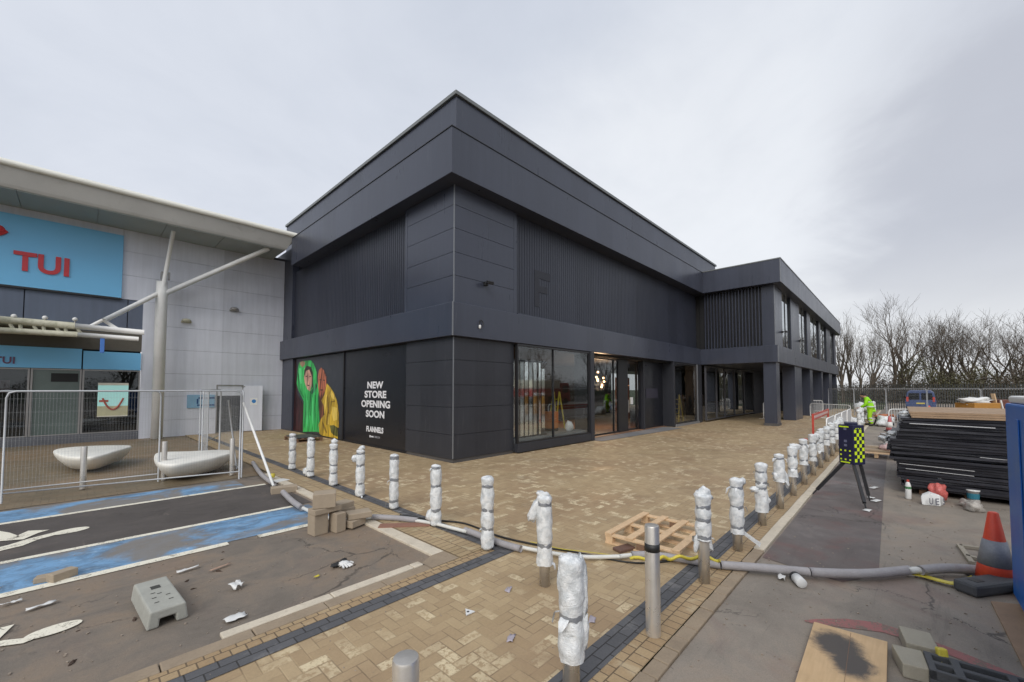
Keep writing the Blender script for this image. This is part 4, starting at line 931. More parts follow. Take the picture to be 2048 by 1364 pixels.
def wrapped(x, y, label, seed, bottom, tapes, lobes=(), top=0.92, r=0.056, fat=1.0, tail=None, group='bollards wrapped in white plastic'):
    t = thing('wrapped_bollard', label, 'bollard', (x,y,0), 0, group)
    MB().lathe([(r,0),(r,0.9)],20).build('post', steel, t, smooth=True)
    rd = random.Random(seed); b = MB(); k = 22; zs_ = list(np.arange(bottom, top, 0.018))+[top, top+0.015]
    lean = rd.uniform(-0.15,0.15); o = 0
    for i,z_ in enumerate(zs_):
        pin = min([abs(z_-tz) for tz in tapes]+[9]); bul = min(1, pin/0.10)
        rr = (r+0.012 + 0.017*fat*bul**0.5)
        if z_ >= top-0.001: rr *= 0.80 if z_ < top+0.01 else 0.1
        if i == 0: rr = r+0.004 if bottom < 0.1 else rr*1.02
        for j in range(k):
            ph = 2*math.pi*j/k; q2 = Vector((math.cos(ph)*1.3, math.sin(ph)*1.3, z_*7))
            nn_ = noise.noise(q2*1.5+Vector((seed*5.1,0,0)))*0.18*bul + noise.noise(q2*4+Vector((0,seed*3.3,0)))*0.04*(0.3+bul)
            b.v.append(Vector((math.cos(ph)*rr*(1+nn_), math.sin(ph)*rr*(1+nn_), z_ + noise.noise(q2*2)*0.010)))
    for i in range(len(zs_)-1):
        for j in range(k): b.f.append((i*k+j,i*k+(j+1)%k,(i+1)*k+(j+1)%k,(i+1)*k+j))
    b.f.append(tuple(range((len(zs_)-1)*k,len(zs_)*k)))
    for li,(side, z_, a_, h_, tl) in enumerate(lobes):          # loose folds of wrap, to the left/right as seen
        c = RT*side + Vector((0,0,z_))
        b.blob(c, a_, a_*0.55, h_, seed+li, 0.38, 16, 10, 1.8, rot=YAW-math.pi/2, tilt=((FW.x,FW.y,0), tl))
    for f_ in range(rd.choice((1,2,3))):                       # loose torn ends
        az_ = rd.uniform(0,6.28); z0_f = rd.choice(list(tapes)+[bottom+0.02]); L_f = rd.uniform(0.05,0.12); dv = Vector((math.cos(az_),math.sin(az_),0)); sv_ = Vector((-dv.y,dv.x,0))*rd.uniform(0.015,0.035)
        q0_ = dv*(r+0.014)+Vector((0,0,z0_f)); q1_ = q0_+dv*L_f*0.5+Vector((0,0,-L_f*0.2)); q2_ = q1_+dv*L_f*0.2+Vector((0,0,-L_f*0.8))
        b.add([q0_-sv_,q0_+sv_,q1_+sv_*1.2,q1_-sv_*0.8,q2_+sv_*0.6+Vector((0,0,0.02)),q2_-sv_*0.5],[(0,1,2,3),(3,2,4,5)])
    if tail:
        b.add([Vector((0,0,tail[0]))+RT*0.06, Vector((0,0,tail[0]-0.03))+RT*0.03, Vector((0,0,tail[1]))+RT*tail[2], Vector((0,0,tail[1]+0.05))+RT*(tail[2]+0.02)],[(0,1,2,3),(3,2,1,0)])
    b.build('plastic_wrap', wrap, t, smooth=True)
    for tz in tapes:
        w_ = rd.uniform(0.02,0.032); tb = MB(); ti = rd.uniform(-0.02,0.02)
        for zz_,er in ((tz-w_,0.0),(tz-w_*0.5,0.0015),(tz+w_*0.5,0.0015),(tz+w_,0.0)):
            for j in range(k):
                ph = 2*math.pi*j/k; e_ = 1+noise.noise(Vector((math.cos(ph)*2,math.sin(ph)*2,zz_*20+seed)))*0.10
                tb.v.append(Vector((math.cos(ph)*(r+0.018+er)*e_, math.sin(ph)*(r+0.018+er)*e_, zz_+math.cos(ph)*ti)))
        for i in range(3):
            for j in range(k): tb.f.append((i*k+j,i*k+(j+1)%k,(i+1)*k+(j+1)%k,(i+1)*k+j))
        tb.build('tape', tape, t, smooth=True)
    return t
# the row that runs away to the left, towards the pale shop
wrapped(3.88,11.33,'wrapped bollard farthest back in the left row, nearest the mural',1,0.02,(0.16,0.50,0.83),(),0.90)
wrapped(3.86,10.08,'second wrapped bollard of the left row, with a lump at its left foot',2,0.02,(0.14,0.46,0.86),((-0.10,0.14,0.07,0.10,0.2),),0.90)
wrapped(3.86,8.84,'third wrapped bollard of the left row, with a round knob on top',3,0.02,(0.28,0.44,0.77),((0.01,0.93,0.07,0.055,0.2),),0.88)
wrapped(3.84,7.60,'fourth wrapped bollard of the left row, with a left flap near the top',4,0.02,(0.26,0.60,0.82),((-0.10,0.73,0.07,0.06,-0.6),(0.02,0.92,0.06,0.04,-0.3)),0.88)
wrapped(3.86,6.42,'fifth wrapped bollard of the left row, slim and tidy with a flat top',5,0.02,(0.15,0.50,0.87),(),0.92,fat=0.55)
wrapped(3.84,5.20,'sixth wrapped bollard of the left row, a ball of wrap at its foot',6,0.02,(0.25,0.60,0.87),((-0.03,0.16,0.10,0.11,0.3),),0.90)
wrapped(3.76,3.99,'seventh wrapped bollard of the left row, standing on the corner of the charcoal band',7,0.02,(0.27,0.50,0.80),(),0.92)
wrapped(3.53,2.87,'wrapped bollard left of the pallet, with a long flap folded over to its left',8,0.22,(0.42,0.84),((-0.085,0.79,0.06,0.15,0.45),(-0.01,0.93,0.07,0.04,0.3)),0.92,fat=0.9)
v = G(1143,1395)
wrapped(v.x,v.y,'nearest wrapped bollard at the bottom of the photo, with wrap peeling off its right side',9,0.26,(0.54,),((0.085,0.42,0.030,0.12,0.08),(0.075,0.70,0.035,0.20,-0.05),(-0.06,0.79,0.03,0.11,0.0)),0.92,fat=1.0)
# the row that runs away to the right, towards the worker
wrapped(4.74,1.68,'wrapped bollard beside the pallet, with a torn bag on top',11,0.45,(0.48,0.66,0.80),((0.0,0.92,0.08,0.07,0.3),(-0.07,0.42,0.035,0.09,0.1),(0.07,0.38,0.03,0.07,-0.2)),0.92)
wrapped(5.93,1.67,'second wrapped bollard of the right row, with a trailing strip',12,0.22,(0.30,0.56,0.80),((0.07,0.86,0.05,0.05,0.3),),0.90,tail=(0.26,0.04,0.28))
wrapped(7.25,1.68,'third wrapped bollard of the right row, with a collar of loose wrap at half height',13,0.20,(0.56,0.64,0.80),((-0.09,0.52,0.08,0.05,0.1),(0.05,0.38,0.07,0.08,-0.4)),0.92)
wrapped(8.42,1.66,'fourth wrapped bollard of the right row, with a skirt hanging to its right',14,0.46,(0.86,),((-0.02,0.55,0.10,0.09,0.0),(0.10,0.52,0.05,0.16,-0.3)),0.92)
wrapped(9.60,1.66,'fifth wrapped bollard of the right row, with its wrap bent over to the right',15,0.36,(0.52,0.76),((0.06,0.93,0.11,0.06,0.1),),0.93)
wrapped(10.85,1.66,'sixth wrapped bollard of the right row, with a purple tinted cap',16,0.42,(0.52,0.86),(),0.96)
wrapped(12.1,1.66,'seventh wrapped bollard of the right row, with a curled hood to the right',17,0.34,(0.45,0.76),((0.10,0.90,0.08,0.09,0.2),),0.96)
wrapped(13.35,1.66,'eighth wrapped bollard of the right row, seen between two others',18,0.42,(0.66,),((0.03,0.95,0.10,0.07,0.4),),0.94)
wrapped(14.6,1.66,'ninth wrapped bollard of the right row, partly behind the hooded one',19,0.46,(0.62,0.80),((0.05,0.93,0.09,0.06,0.3),),0.94)
wrapped(15.85,1.66,'tenth wrapped bollard of the right row, just left of the checkered sign',20,0.40,(0.6,0.8),((0.0,0.96,0.10,0.06,0.3),),0.94)
wrapped(17.1,1.66,'eleventh wrapped bollard of the right row, half hidden behind the checkered sign',21,0.40,(0.6,0.8),((0.04,0.94,0.11,0.08,0.1),),0.94)
wrapped(18.35,1.66,'twelfth wrapped bollard of the right row, above the checkered sign',22,0.40,(0.6,0.8),((0.0,0.97,0.12,0.08,0.2),),0.94)
for i in range(8):
    wrapped(27.1+i*2.5,1.66,'distant wrapped bollard beyond the row of pedestrian barriers',30+i,0.25,(0.5,0.8),((0.05*(-1)**i,0.9,0.14,0.12,0.1),),0.94)

# ================================================================== PIPE, CABLES
def path(pts, z, seed=0, n_=6, wob=0.01):
    P_ = [G(px,py,z) for px,py in pts]; out = []; k = len(P_)
    for i in range(k-1):
        p0,p1,p2,p3 = P_[max(i-1,0)],P_[i],P_[i+1],P_[min(i+2,k-1)]
        for s_ in np.linspace(0,1,n_)[:-1]: out.append(0.5*((2*p1)+(p2-p0)*s_+(2*p0-5*p1+4*p2-p3)*s_*s_+(3*p1-p0-3*p2+p3)*s_**3))
    out.append(P_[-1]); return out
pp = thing('conduit_pipe', 'long grey sleeved pipe snaking across the paving between the bollards', 'pipe', G(1000,1090,0))
def pseg(pts, z, r, m, name): return MB().tube(path(pts,z),r,10).build(name,m,pp,smooth=True,world=True)
pseg([(506,925),(522,948),(548,968)],0.05,0.047,foam,'sleeve')
pseg([(566,984),(582,1000),(604,1016)],0.05,0.047,foam,'sleeve')
pseg([(600,1013),(628,1026),(660,1036),(700,1040),(745,1034)],0.045,0.028,pvc,'inner_pipe')
pseg([(745,1034),(790,1036),(836,1041)],0.045,0.042,foam,'sleeve')
pseg([(830,1041),(868,1047),(900,1055),(935,1064)],0.045,0.026,pvc,'inner_pipe')
pseg([(930,1060),(960,1071),(1000,1086),(1042,1098)],0.045,0.042,foam,'sleeve')
pseg([(1040,1094),(1085,1103),(1130,1110),(1180,1114),(1240,1113)],0.045,0.024,pvc,'inner_pipe')
pseg([(1238,1113),(1265,1110)],0.045,0.026,pvc,'inner_pipe')
pseg([(1263,1110),(1300,1110),(1352,1116),(1400,1124),(1440,1130)],0.05,0.043,foam,'sleeve')
pseg([(1441,1130),(1500,1134),(1560,1139),(1618,1144)],0.052,0.046,foam,'sleeve')
pseg([(1619,1144),(1680,1147),(1740,1147),(1790,1143),(1819,1140)],0.055,0.048,foam,'sleeve')
pseg([(1815,1141),(1844,1140)],0.06,0.036,pvc,'inner_pipe')
pseg([(1840,1141),(1880,1137),(1930,1138),(1980,1143),(2030,1149)],0.062,0.050,foam,'sleeve')
def cable(pts, z, r, m, label, name='cable', group='cables lying by the pipe'):
    P_ = path(pts,z); c = P_[0].copy(); o = MB().tube([p-c for p in P_],r,6).build(name,m,smooth=True); return tag(o,label,'cable',group,loc=c)
cable([(800,1030),(870,1040),(930,1047),(1000,1073),(1075,1090)],0.015,0.013,cable_k,'black cable running above the pipe behind the corner bollards')
cable([(1095,1096),(1150,1104),(1240,1122),(1290,1126),(1340,1122)],0.012,0.010,cable_k,'thin dark cable beside the white pipe left of the bare bollard')
b = MB().rib(path([(1060,1088),(1090,1094),(1120,1102),(1170,1108),(1225,1115)],0),0.022,0.03); o = b.build('hazard_tape',yel); tag(o,'yellow tape strip along the white pipe, left of the bare bollard','tape')
o = MB().tube([p+Vector((0,0,0.02+0.02*math.sin(i))) for i,p in enumerate(path([(1260,1121),(1310,1122),(1335,1119),(1365,1119),(1405,1117),(1440,1124)],0.09))],0.02,5).build('hazard_tape',yel,smooth=True); tag(o,'twisted yellow tape lying over the pipe between the bare bollard and the pallet','tape')
P_ = path([(1808,1147),(1845,1154),(1880,1164),(1915,1170),(1945,1160),(1965,1153)],0.0)
o = MB().rib(P_,[0.02,0.03,0.05]+[0.075]*(len(P_)-3),0.02).build('hazard_tape',yel); o.modifiers.new('s','SOLIDIFY').thickness=0.01; tag(o,'yellow printed tape below the pipe near the cone','tape')

# ================================================================== BLOCKS, FEET, LITTER ON THE CAR PARK
rb = random.Random(8)
def block(c, sx, sy, sz, rz, label, m=block_m, z=0.0, group='loose concrete blocks', name='concrete_block'):
    o = MB().obox((0,0,sz/2),sx,sy,sz).build(name,m,bevel=0.008); return tag(o,label,'block',group,loc=(c[0],c[1],z),rz=rz)
zb = -0.02
B0 = G(668,1066)
block((2.53,6.22),0.20,0.20,0.29,0.1,'buff block standing on end, left base of the corner stack',z=zb)
block((2.77,6.13),0.15,0.20,0.27,0.15,'buff block standing on end, right base of the corner stack',z=zb)
block((2.62,6.20),0.40,0.20,0.075,0.12,'thin buff block laid across the two upright ones',z=zb+0.292)
block((2.62,6.22),0.30,0.27,0.20,-0.42,'large buff block on top of the corner stack',z=zb+0.37)
block((3.02,6.12),0.27,0.20,0.10,0.35,'buff block lying flat at the foot of the stack, under a darker slab',z=zb+0.02)
block((3.10,6.14),0.34,0.24,0.085,-0.25,'flat buff slab on the pile right of the stack',z=zb+0.125)
block((2.98,6.50),0.34,0.22,0.10,0.25,'buff slab lying behind the stack',z=zb+0.20)
block((3.02,6.52),0.30,0.24,0.21,0.1,'buff block supporting the slab behind the stack',z=zb)
block((3.0,9.12),0.46,0.22,0.12,-0.22,'buff block holding the end of the prop pole',z=zb)
block((0.06,6.80),0.21,0.12,0.09,0.5,'small buff block on the white bay line at the left',z=zb)
block((-0.06,6.86),0.16,0.12,0.06,-0.2,'broken buff block beside the one on the bay line',z=zb)
b = MB().lathe([(0.045,0),(0.05,0.03),(0.05,0.07),(0.035,0.09)],14); o = b.build('measuring_tape', yel, smooth=True); tag(o,'yellow and black round tape reel by the prop pole block','tape reel',loc=G(545,955,0.05))
o = MB().obox((0,0,0.01),0.3,0.24,0.02,0.3).build('offcut',white_m,bevel=0.004); tag(o,'white board offcut behind the prop pole block','board',loc=G(560,962,0.0))
# upturned concrete fence foot
t = thing('ballast_foot', 'light grey hollow fence foot lying on the muddy bay', 'fence foot', (0.70,5.24,-0.02), 0.06)
b = MB().add([(x_,y_,z_) for y_ in (-0.40,0.40) for x_,z_ in ((-0.145,0),(-0.125,0.15),(0.125,0.15),(0.145,0),(0.06,0),(0.055,0.07),(-0.055,0.07),(-0.06,0))],[(0,1,2,3,4,5,6,7),tuple(range(15,7,-1))]+[(i,8+i,8+(i+1)%8,(i+1)%8) for i in range(8)])
b.build('body', foot_l, t, bevel=0.014)
b = MB()
for x_,y_ in ((-0.05,-0.1),(0.05,-0.1),(-0.05,-0.22),(0.05,-0.22),(0.0,-0.02),(-0.04,0.02)): b.box(x_-0.016,y_-0.006,0.1505,x_+0.016,y_+0.006,0.153)
b.box(-0.035,0.12,0.1505,0.035,0.2,0.153); b.build('socket', M('dark socket',(0.05,0.05,0.045),0.8), t)
# litter
def scrap(px, py, sx, sy, label, seed, m=white_m, crum=0.02, rz=0, cat='litter', name='litter_scrap', flatn=False):
    rd = random.Random(seed); nx_, ny_ = 6, 4; b = MB()
    for j in range(ny_):
        for i in range(nx_): b.v.append(Vector(((i/(nx_-1)-0.5)*sx+rd.uniform(-1,1)*sx*0.04, (j/(ny_-1)-0.5)*sy+rd.uniform(-1,1)*sy*0.08, 0.006+rd.random()*crum)))
    for j in range(ny_-1):
        for i in range(nx_-1): b.f.append((j*nx_+i,j*nx_+i+1,(j+1)*nx_+i+1,(j+1)*nx_+i))
    o = b.build(name, m, smooth=not flatn); o.modifiers.new('s','SOLIDIFY').thickness = 0.003
    z_ = -0.02
    return tag(o, label, cat, 'scraps of litter on the ground', loc=G(px,py,0)+Vector((0,0,z_+0.012)), rz=rz)
scrap(470,1235,0.16,0.10,'white paper scrap near the worn kerb, right of the fence foot',1,rz=0.1)
scrap(473,1174,0.11,0.09,'crumpled white tissue on the muddy bay',2,crum=0.06,rz=0.6)
scrap(375,1139,0.20,0.04,'narrow white strip on the muddy bay below the blue hatching',3,rz=0.15)
scrap(82,1211,0.20,0.05,'longer white strip at the left edge of the muddy bay',4,rz=0.25)
scrap(22,1205,0.13,0.04,'shorter white strip at the far left of the muddy bay',5,rz=0.2)
scrap(440,1134,0.22,0.03,'pinkish timber sliver on the muddy bay',6,M('pinkish sliver',(0.4,0.27,0.2),0.8),0.01,0.35)
scrap(634,1152,0.06,0.03,'tiny yellow scrap near the crumpled glove',7,yel,0.01,0.3)
t = thing('work_glove', 'crumpled white work glove with black cuff on the car park', 'glove', G(688,1132,-0.02), 0.3)
MB().blob((0,0,0.03),0.065,0.05,0.03,3,0.5,14,8,3).build('palm', white_m, t, smooth=True)
b = MB()
for i,a_ in enumerate((-0.9,-0.5,-0.15,0.2,0.9)): b.tube([(0.02*math.cos(a_-1.57),0.02*math.sin(a_-1.57),0.03),(0.075*math.cos(a_-1.57),0.075*math.sin(a_-1.57),0.035),(0.10*math.cos(a_-1.4),0.10*math.sin(a_-1.4),0.015)],0.012,6)
b.build('finger', white_m, t, smooth=True)
MB().blob((-0.07,0.06,0.03),0.06,0.03,0.025,5,0.4).blob((0.06,0.08,0.03),0.05,0.022,0.02,6,0.4).build('cuff', cable_k, t, smooth=True)
for i,(px,py) in enumerate(((388,1272),(390,1286),(570,980+8),(165,1098+90),(160,1200),(500,1200),(275,1330),(640,1080),(700,1078),(748,1100),(455,1100),(1150,1236),(1000,1205))):
    pass
# scattered grit, far too many to count
b = MB(); rg = random.Random(77)
def grit(x0,y0,x1,y1,n_,z_,s0=0.004,s1=0.013):
    for _ in range(n_):
        x_, y_ = rg.uniform(x0,x1), rg.uniform(y0,y1); s_ = rg.uniform(s0,s1)
        b.obox((x_,y_,z_+s_*0.3),s_*rg.uniform(1,2),s_,s_*0.7,rg.uniform(0,3))
grit(-1,4.3,3.1,7.8,260,-0.02); grit(2.5,-0.5,9,1.4,240,-0.02); grit(0,1.6,8,4.0,140,0.0,0.003,0.008); grit(9,-2,20,1.3,120,-0.02,0.006,0.02)
struct(b.build('grit', M('stony grit',(0.30,0.25,0.20),0.85,amt=0.5,scale=1)),'stuff')
b = MB()
for _ in range(20):
    px = rg.uniform(100,900); v = G(px, rg.uniform(1085,1330)); s_ = rg.uniform(0.006,0.016)
    b.blob((v.x,v.y,-0.02),s_*2.2,s_,s_*0.6,_,0.9,9,6,3,rot=rg.uniform(0,3))
struct(b.build('mud_clods', M('dark mud',(0.07,0.045,0.032),0.95,amt=0.4,scale=9)),'stuff')

# ================================================================== PALLETS
def pallet(loc, rz, label, L=1.1, Wd=0.85, nb=4, m=wood, md=wood_d, z=0):
    t = thing('pallet', label, 'pallet', (loc[0],loc[1],z), rz, 'timber pallets')
    for i in range(nb):
        y_ = -Wd/2+0.05+i*(Wd-0.1)/(nb-1); MB().obox((0,y_,0.131),L,0.095,0.022).build('deck_board', m, t, bevel=0.003)
    for x_ in (-L/2+0.05,0,L/2-0.05):
        MB().obox((x_,0,0.108),0.095,Wd-0.002,0.022).build('cross_board', m, t, bevel=0.003)
        MB().obox((x_,0,0.009),0.09,Wd-0.004,0.018).build('bottom_board', m, t)
        for y_ in (-Wd/2+0.06,0,Wd/2-0.06): MB().obox((x_,y_,0.0575),0.088,0.10,0.078).build('spacer_block', m if y_ else md, t)
    return t
pallet((5.62,2.56),R(2),'open slatted pine pallet lying on the paving among the front bollards', 1.22,0.98)
pallet(((6.3),17.4),R(88),'brown pallet lying below the mural of the two figures',1.4,1.0,5,wood_d,black_frame)
o = MB().obox((0,0,0.16),1.3,0.9,0.02).build('dark_sheet',foot_d); tag(o,'dark sheet laid on the brown pallet below the mural','sheet',loc=(6.3,17.4,0),rz=R(88))
pallet((16.9,0.68),R(90),'pine pallet behind the checkered sign, carrying boards and rubbish',1.0,1.1,6)
for i,(dx,dy,rz_) in enumerate(((0,0.2,0.1),(0.2,0.15,-0.05))):
    o = MB().obox((0,0,0.035),0.9,0.22,0.07).build('timber_offcut',block_m,bevel=0.006); tag(o,('buff slab on the pallet behind the checkered sign','second buff slab stacked on the first, behind the checkered sign')[i],'block',loc=(16.8+dx,0.65+dy,0.145+0.075*i),rz=R(90)+rz_)
o = MB().blob((0,0,0.1),0.2,0.16,0.13,5,0.4).build('rubbish_bag',M('pinkish bag',(0.6,0.42,0.40),0.5),smooth=True); tag(o,'pinkish white bag on the pallet behind the checkered sign','bag',loc=(16.9,0.48,0.15))
o = MB().blob((0,0,0.1),0.10,0.08,0.2,9,0.3).build('rubbish_bag',red_pl,smooth=True); tag(o,'red bag leaning on the pallet edge by the black sheets','bag',loc=(16.5,0.28,0.13))
# pipe bracket under the pallet corner
o = MB().obox((0,0,0.02),0.26,0.14,0.04).build('brown_offcut',M('brown rubber',(0.14,0.08,0.06),0.8),bevel=0.01); tag(o,'brown flat offcut between pipe and pallet','offcut',loc=G(1248,1100,0),rz=-0.3)
o = MB().obox((0,0,0.012),0.75,0.16,0.024).build('plank',M('reddish plank',(0.26,0.13,0.09),0.8),bevel=0.003); tag(o,'reddish brown plank under the pipe beside the block pile','plank',loc=G(880-70,1052,0),rz=-0.7)

# ================================================================== CHECKERED TRIPOD SIGN
sc0 = Vector((10.30,0.82,0))
t = thing('alarm_tower', 'navy and lime checkered box on a black tripod beside the right bollards', 'alarm box', sc0, R(-8))
bz0, bz1, bw = 0.62, 1.36, 0.17
th0 = math.atan2(-sc0.y,-sc0.x)-R(-8)
body = MB().prism([(bw*1.15*math.cos(th0+a),bw*1.15*math.sin(th0+a)) for a in (R(8),R(98),R(188),R(278))], bz0, bz1).build('housing', navy, t, bevel=0.008)
vs = [Vector((bw*1.15*math.cos(th0+a),bw*1.15*math.sin(th0+a),0)) for a in (R(-82),R(8),R(98))]
# which face is on the right as seen: towards RT
pr = sorted((vs[0],vs[2]), key=lambda v_: (Matrix.Rotation(R(-8),3,'Z')@v_).dot(RT))
left_c, mid_c, right_c = pr[0], vs[1], pr[1]
def facebox(b, A, Bv, u0,u1,z0,z1,off=0.004):
    e = (Bv-A); nn_ = Vector((e.y,-e.x,0)).normalized(); 
    if nn_.dot((A+Bv)/2) < 0: nn_ = -nn_
    p0, p1 = A+e*u0+nn_*off, A+e*u1+nn_*off
    b.add([p0+Vector((0,0,z0)),p1+Vector((0,0,z0)),p1+Vector((0,0,z1)),p0+Vector((0,0,z1))],[(0,1,2,3)])
b = MB(); nr = 9
for r_ in range(nr):
    for c_i in range(4):
        if (r_+c_i)%2 == 0: z_ = bz0+0.05+r_*0.068; facebox(b, mid_c, right_c, 0.06+c_i*0.22, 0.06+c_i*0.22+0.215, z_, z_+0.064)
for k_ in range(3): facebox(b, mid_c, right_c, 0.2+0.2*k_, 0.3+0.2*k_, bz1-0.07, bz1-0.055)
b.build('checker_pattern', limeg, body)
b = MB(); facebox(b,left_c,mid_c,0.08,0.72,bz1-0.05,bz1-0.025); facebox(b,left_c,mid_c,0.12,0.75,bz0+0.02,bz0+0.045)
for r_ in range(5):
    for c_i in range(5):
        if (r_ in (0,4) or c_i in (0,4)) and (r_+c_i)%2==0: z_=bz0+0.07+r_*0.042; facebox(b,left_c,mid_c,0.1+c_i*0.15,0.1+c_i*0.15+0.12,z_,z_+0.03)
b.build('lime_trim', limeg, body)
b = MB()
for z_ in (bz0+0.33,bz0+0.41,bz0+0.64): facebox(b,left_c,mid_c,0.38,0.58,z_,z_+0.045)
b.build('lens', M('grey lens',(0.15,0.16,0.25),0.3), body)
MB().obox((0,0,bz1+0.025),0.2,0.2,0.05,th0).build('cap', navy, body, bevel=0.01)
Li = Matrix.Rotation(R(8),3,'Z')
def leg(px,py,a0):
    f_ = Li @ (G(px,py,-0.02)-sc0); h_ = Vector((a0.x*0.6,a0.y*0.6,bz0+0.02)); k_ = h_.lerp(f_,0.86); 
    MB().bar(h_,k_,0.045,0.05).tube([k_,f_],0.012,6).build('leg', black_frame, t)
leg(1625,988,left_c); leg(1733,1020,mid_c); leg(1740,1002,right_c); 
for i,(px,py,sx_) in enumerate(((1748,975,0.26),(1752,1001,0.24),(1735,1020,0.16),(1742,995,0.1))):
    scrap(px,py,sx_,0.09,('long white plaster splash under the checkered sign','white plaster splash by the right tripod foot','pale scrap at the front tripod foot','small pale scrap between the tripod feet')[i],20+i,white_m,0.01,-0.3)

# ================================================================== PEDESTRIAN BARRIERS
def barrier(p, q_, label, m=white_ptube, h=1.05, nb=None):
    p, q_ = Vector((p[0],p[1],0)), Vector((q_[0],q_[1],0)); L = (q_-p).length; rz = math.atan2(q_.y-p.y,q_.x-p.x)
    t = thing('pedestrian_barrier', label, 'barrier', p, rz, 'tubular pedestrian barriers')
    MB().tube([(0.15,0,0.16),(0.04,0,0.2),(0,0,0.32),(0,0,h-0.16),(0.04,0,h-0.04),(0.15,0,h),(L-0.15,0,h),(L-0.04,0,h-0.04),(L,0,h-0.16),(L,0,0.32),(L-0.04,0,0.2),(L-0.15,0,0.16),(0.15,0,0.16)],0.021,8).build('frame', m, t, smooth=True)
    b = MB(); k = nb or int(L/0.125)
    for i in range(1,k): b.tube([(L*i/k,0,0.16),(L*i/k,0,h)],0.013,6,False)
    b.build('bars', galv_l, t)
    for x_ in (0.25,L-0.25): MB().bar((x_,-0.28,0.02),(x_,0.28,0.02),0.05,0.012).bar((x_,0,0.02),(x_,0,0.18),0.03).build('foot', m, t)
    return t
for i,(a_,lb) in enumerate(((17.0,'white barrier nearest in the row beside the kerb, just behind the checkered sign'),(19.4,'second white barrier in the row beside the kerb'),(21.8,'third white barrier in the row beside the kerb, nearest the worker'),(24.2,'farthest white barrier of the kerbside row, beyond the worker'))):
    barrier((a_,1.90),(a_+2.3,1.92),lb)
a_, c_ = G(1621,838), G(1702,846)
barrier(a_,c_,'white barrier standing across the paving in front of the wing')
barrier(G(1618,826),G(1646,826),'smaller white barrier behind the one in front of the wing')
barrier(G(1527,838),G(1531,832),'white barrier end peeping out left of the wing corner column')
v0, v1 = PX(1769,798,24.0), PX(1811,798,24.0)
barrier(fpos(1769,20),fpos(1813,20),'white barrier beyond the black sheets')
# red and white plastic barrier frame
p0, p1 = G(1627,881), G(1657,860)
t = thing('red_barrier', 'red and white plastic work barrier left of the checkered sign', 'barrier', p0, math.atan2(p1.y-p0.y,p1.x-p0.x)); L = (p1-p0).length
for x_ in (0,L): MB().bar((x_,0,0),(x_,0,1.05),0.07,0.05).build('post', red_pl, t, bevel=0.008)
MB().box(0.03,-0.02,0.78,L-0.03,0.02,1.04).build('top_board', red_pl, t, bevel=0.01)
MB().box(0.2,-0.026,0.86,L-0.2,0.026,0.96).build('reflective_strip', M('pale pink reflective strip',(0.62,0.42,0.4),0.4), t)
MB().box(L-0.06,-0.035,0.35,L+0.06,0.035,0.62).build('white_sleeve', white_m, t)
MB().bar((L,-0.3,0.03),(L,0.3,0.03),0.09,0.06).bar((0,-0.3,0.03),(0,0.3,0.03),0.09,0.06).build('foot', red_pl, t)

# ================================================================== BLACK SHEET STACK
xs_, yl = 11.45, 0.02
rs_ = random.Random(12)
for i in range(6): 
    y_ = -0.2-i*0.6
    o = MB().box(0,0,0,3.4,0.1,0.10).build('bearer',wood_d); tag(o,'brown timber bearer under the black sheets','bearer','timber bearers under the black sheets',loc=(xs_+0.05,y_,-0.02))
nsh = 27; z_ = 0.085
kz = np.interp
PROF = list(zip(*sorted((PX(px,py,11.43).z, PX(px,py,11.43).y) for px,py in ((1810,978),(1796,950),(1784,915),(1776,884),(1790,870),(1804,850),(1803,828)))))
for i in range(nsh):
    th_ = (1.47-0.085)/nsh
    yl_ = kz(z_+th_/2,*PROF) + rs_.uniform(-0.05,0.05)
    L_ = 3.6; xo = rs_.uniform(-0.10,0.04); nseg = 8; b = MB()
    vv, ff = [], []
    for s_ in range(nseg+1):
        y_ = yl_-L_*s_/nseg; dz = noise.noise(Vector((s_*0.5,i*0.9,3)))*0.012; dx = noise.noise(Vector((s_*0.7,i*1.9,8)))*0.03
        for (xx,zz_) in ((xo+dx,0),(xo+3.2,0),(xo+3.2,th_*0.86),(xo+dx*0.5,th_*0.86)): vv.append(Vector((xx,y_,z_+zz_+dz)))
    for s_ in range(nseg):
        for k_ in range(4): ff.append((s_*4+k_,(s_+1)*4+k_,(s_+1)*4+(k_+1)%4,s_*4+(k_+1)%4))
    ff += [(0,1,2,3),(nseg*4+3,nseg*4+2,nseg*4+1,nseg*4)]
    b.add(vv,ff); o = b.build('plastic_sheet', sheet_k)
    o.location = (xs_,0,0); tag(o,'black plastic sheet in the tall ragged stack at the right','sheet','black plastic sheets stacked at the right')
    z_ += th_
for i,(z0_,y0_,ln) in enumerate(((1.36,0.0,1.1),(0.56,0.17,1.0),(0.47,0.08,0.9),(0.30,-1.6,0.9),(0.62,-1.6,1.2),(0.98,-1.2,0.9),(0.80,-0.9,0.5))):
    o = MB().tube([(0,0,0),(-0.01,-ln*0.5,-0.008),(-0.005,-ln,-0.02)],0.006 if i else 0.009,5).build('packing_strip',M('pale packing strip',(0.5,0.5,0.5),0.5)); tag(o,'pale packing strip trapped in the edge of the black sheets','strip','pale strips between the black sheets',loc=(xs_-0.05,y0_,z0_))
for i in range(3):
    o = MB().box(0,0,0,3.2,-3.4,0.036).build('plywood_sheet', ply_w, bevel=0.002); tag(o,('lowest plywood sheet on top of the black stack','middle plywood sheet on top of the black stack','topmost plywood sheet on the black stack')[i],'plywood','plywood sheets topping the black stack',loc=(xs_-0.02+0.03*i,-0.03+0.015*i,1.475+i*0.04))
